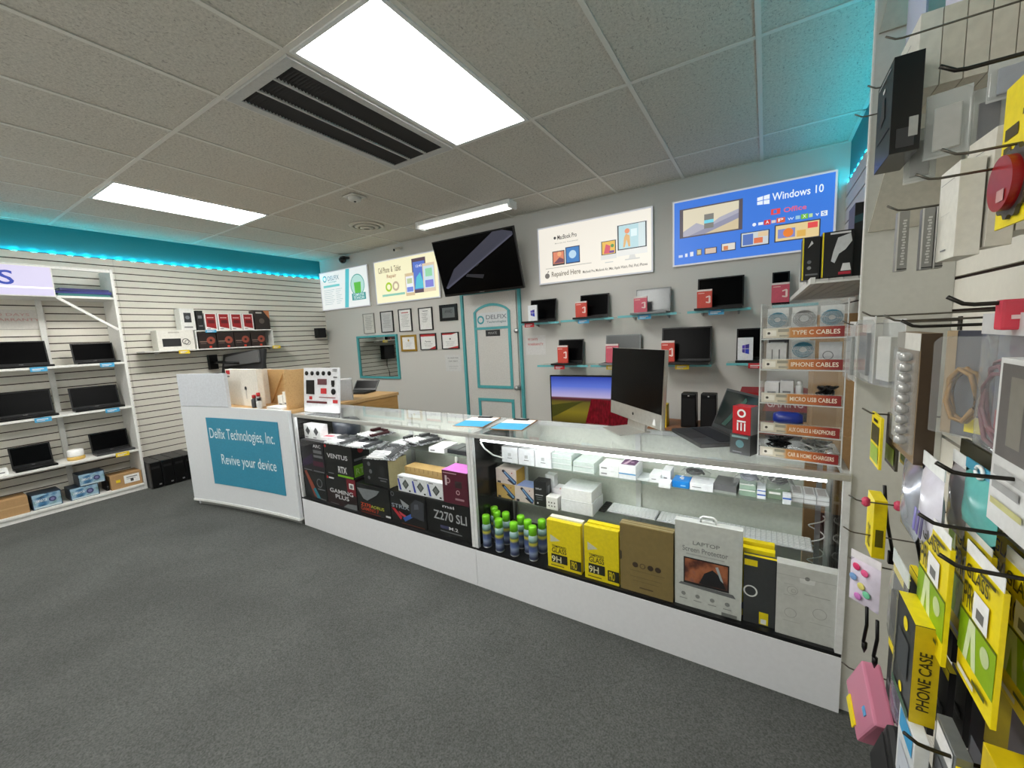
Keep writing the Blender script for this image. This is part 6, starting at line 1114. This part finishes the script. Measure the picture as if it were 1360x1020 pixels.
for k in range(2):
    t = thing('cable', ['black lead dangling under the pastel sticker pouch, left one', 'black lead dangling under the pastel sticker pouch, right one'][k], 'cable', (.24+.012*k, 1.30-.05*k, .77)); MB().tube([(0, 0, 0), (.002, 0, -.05), (-.003, 0, -.10)], .004, 6).build('lead', BLACK, t); MB().lathe([(.001, -.13), (.006, -.115), (.006, -.10)], 8).build('plug_tip', BLACK, t)
bag('cable_pouch', 'clear plastic bag with black earphones hanging by the partition', .245, 1.20, 1.08, .78, .99, .035, CLEAR, BLACK, C(206, 214, 212, .3), content='rod')
bag('cable_pouch', 'clear bag with violet and silver cable bits below the earphones', .25, 1.16, 1.05, .62, .79, .035, CLEAR, C(70, 50, 90, .4), content='coil')
for k in range(6):
    pack('memory_pack', 'yellow edged black pack in dense row behind phone case box, '+['first', 'second', 'third', 'fourth', 'fifth', 'sixth'][k]+' from the aisle', .30+.03*k, 1.36, 1.27, .70, .88, .012, NEARBLACK, [('F', [('rect', 0, 1, .88, 1, YEL), ('rect', .2, .8, .3, .4, Gr)]), ('T', [('rect', 0, 1, 0, 1, YEL)])], 'yellow edged black packs in the dense row')
    pack('memory_pack', 'yellow edged black pack in the lower dense row, '+['first', 'second', 'third', 'fourth', 'fifth', 'sixth'][k]+' from the aisle', .30+.03*k, 1.36, 1.27, .49, .67, .012, NEARBLACK, [('F', [('rect', 0, 1, .88, 1, YEL), ('rect', .2, .8, .3, .4, Gr)]), ('T', [('rect', 0, 1, 0, 1, YEL)])], 'yellow edged black packs in the lower dense row')
# phone case box
pc_ = pack('phone_case_box', 'black and yellow box lettered PHONE CASE on its side', .25, 1.09, .975, .745, .945, .036, C(46, 50, 52, .35), [('F', [('disc', .55, .84, .12, YEL), ('disc', .50, .13, .09, YEL), ('rect', .2, .8, .3, .7, C(62, 66, 70)), ('rect', 0, .06, 0, 1, C(120, 118, 96)), ('rect', 0, 1, 0, .08, C(60, 90, 70))]), ('R', [('rect', 0, 1, 0, 1, C(206, 180, 8))]), ('T', [('rect', 0, 1, 0, 1, YEL)])], cat='box')
vs, fs, _a = text_outline('PHONE CASE', .012)
w_ = 1.09-.975
MB().add([(w_/2+.0022, -.018+.008+.018*y, .03+.12*x) for x, y in [(q[0], 1-q[1]) for q in vs]], fs).build('lettering', C(60, 54, 6, .5), pc_)
# low group
pk_ = thing('phone_case_pack', 'pink clear phone case pack tilted by the partition near floor', 'pack', (.245, 1.33, .44), RZ); pk_.rotation_euler = (0, .62, RZ+.1)
MB().box(-.07, .07, -.02, .02, 0, .19).build('clear_shell', PINKCLEAR, pk_, bevel=.006); MB().box(-.058, .058, -.012, .012, .015, .15).build('pink_case', C(186, 70, 110, .35), pk_, bevel=.008); MB().box(-.03, .04, -.0235, -.0205, -.01, .028).build('yellow_tag', YEL, pk_); MB().box(.02, .04, -.0225, -.0205, .12, .14).build('blue_sticker', C(90, 160, 210, .4), pk_)
bk = thing('phone_case_pack', 'soft black case leaning in front of the pink pack', 'pack', (.27, 1.17, .40), RZ); bk.rotation_euler = (0, .55, RZ); MB().box(-.055, .055, -.025, .025, 0, .24).build('case_body', C(16, 16, 18, .5), bk, rot=(0, 0, 0), bevel=.012); MB().box(-.045, .045, -.0275, -.0255, .03, .2).build('front_pocket', C(24, 24, 26, .6), bk)
for k, (x, ya, yb, z0, z1, m, nm) in enumerate(((.25, 1.03, .93, .50, .745, C(214, 218, 220, .3), 'white pack with blue header near the bottom hook'), (.25, 1.05, .97, .36, .52, C(206, 210, 214, .3), 'white framed pack with navy window near the floor'), (.28, .95, .86, .58, .80, C(120, 124, 126, .3, .3), 'silver grey bag behind the bottom hook'))):
    o = pack('gadget_card', nm, x, ya, yb, z0, z1, .02, m, [('F', [('rect', .1, .9, .8, .97, C(50, 150, 200) if k == 0 else C(226, 226, 226)), ('rect', .15, .85, .1, .7, C(190, 196, 206) if k == 0 else (C(30, 34, 60) if k == 1 else C(90, 92, 96))), ('rect', .3, .6, .2, .5, C(140, 146, 160))])])
pack('gadget_card', 'bright yellow card hanging on the bottom hook', .28, .86, .765, .62, .785, .02, YEL, [('F', [('rect', .2, .8, .2, .3, INK)])]); pack('phone_case_box', 'yellow box at the lower right picture corner', .30, .84, .72, .66, .86, .07, C(206, 180, 8, .45), [('F', [('rect', .1, .9, .2, .7, C(60, 62, 60))]), ('R', [('rect', .3, .6, .1, .4, C(110, 96, 6))])], cat='box')
for k in range(4): pack('gadget_card', ['dark pack filling the gap behind the black case', 'dark grey pack beside the bottom hook', 'black pack under the lime cards', 'dark pack under the nearer lime cards'][k], .40, (1.18, 1.04, 1.02, .9)[k], (1.06, .93, .92, .8)[k], (.5, .5, .72, .55)[k], (.72, .70, .88, .72)[k], .05, C(30+6*k, 30+6*k, 32+6*k, .4), [('F', [('rect', .1, .9, .3, .5, Gr)])])
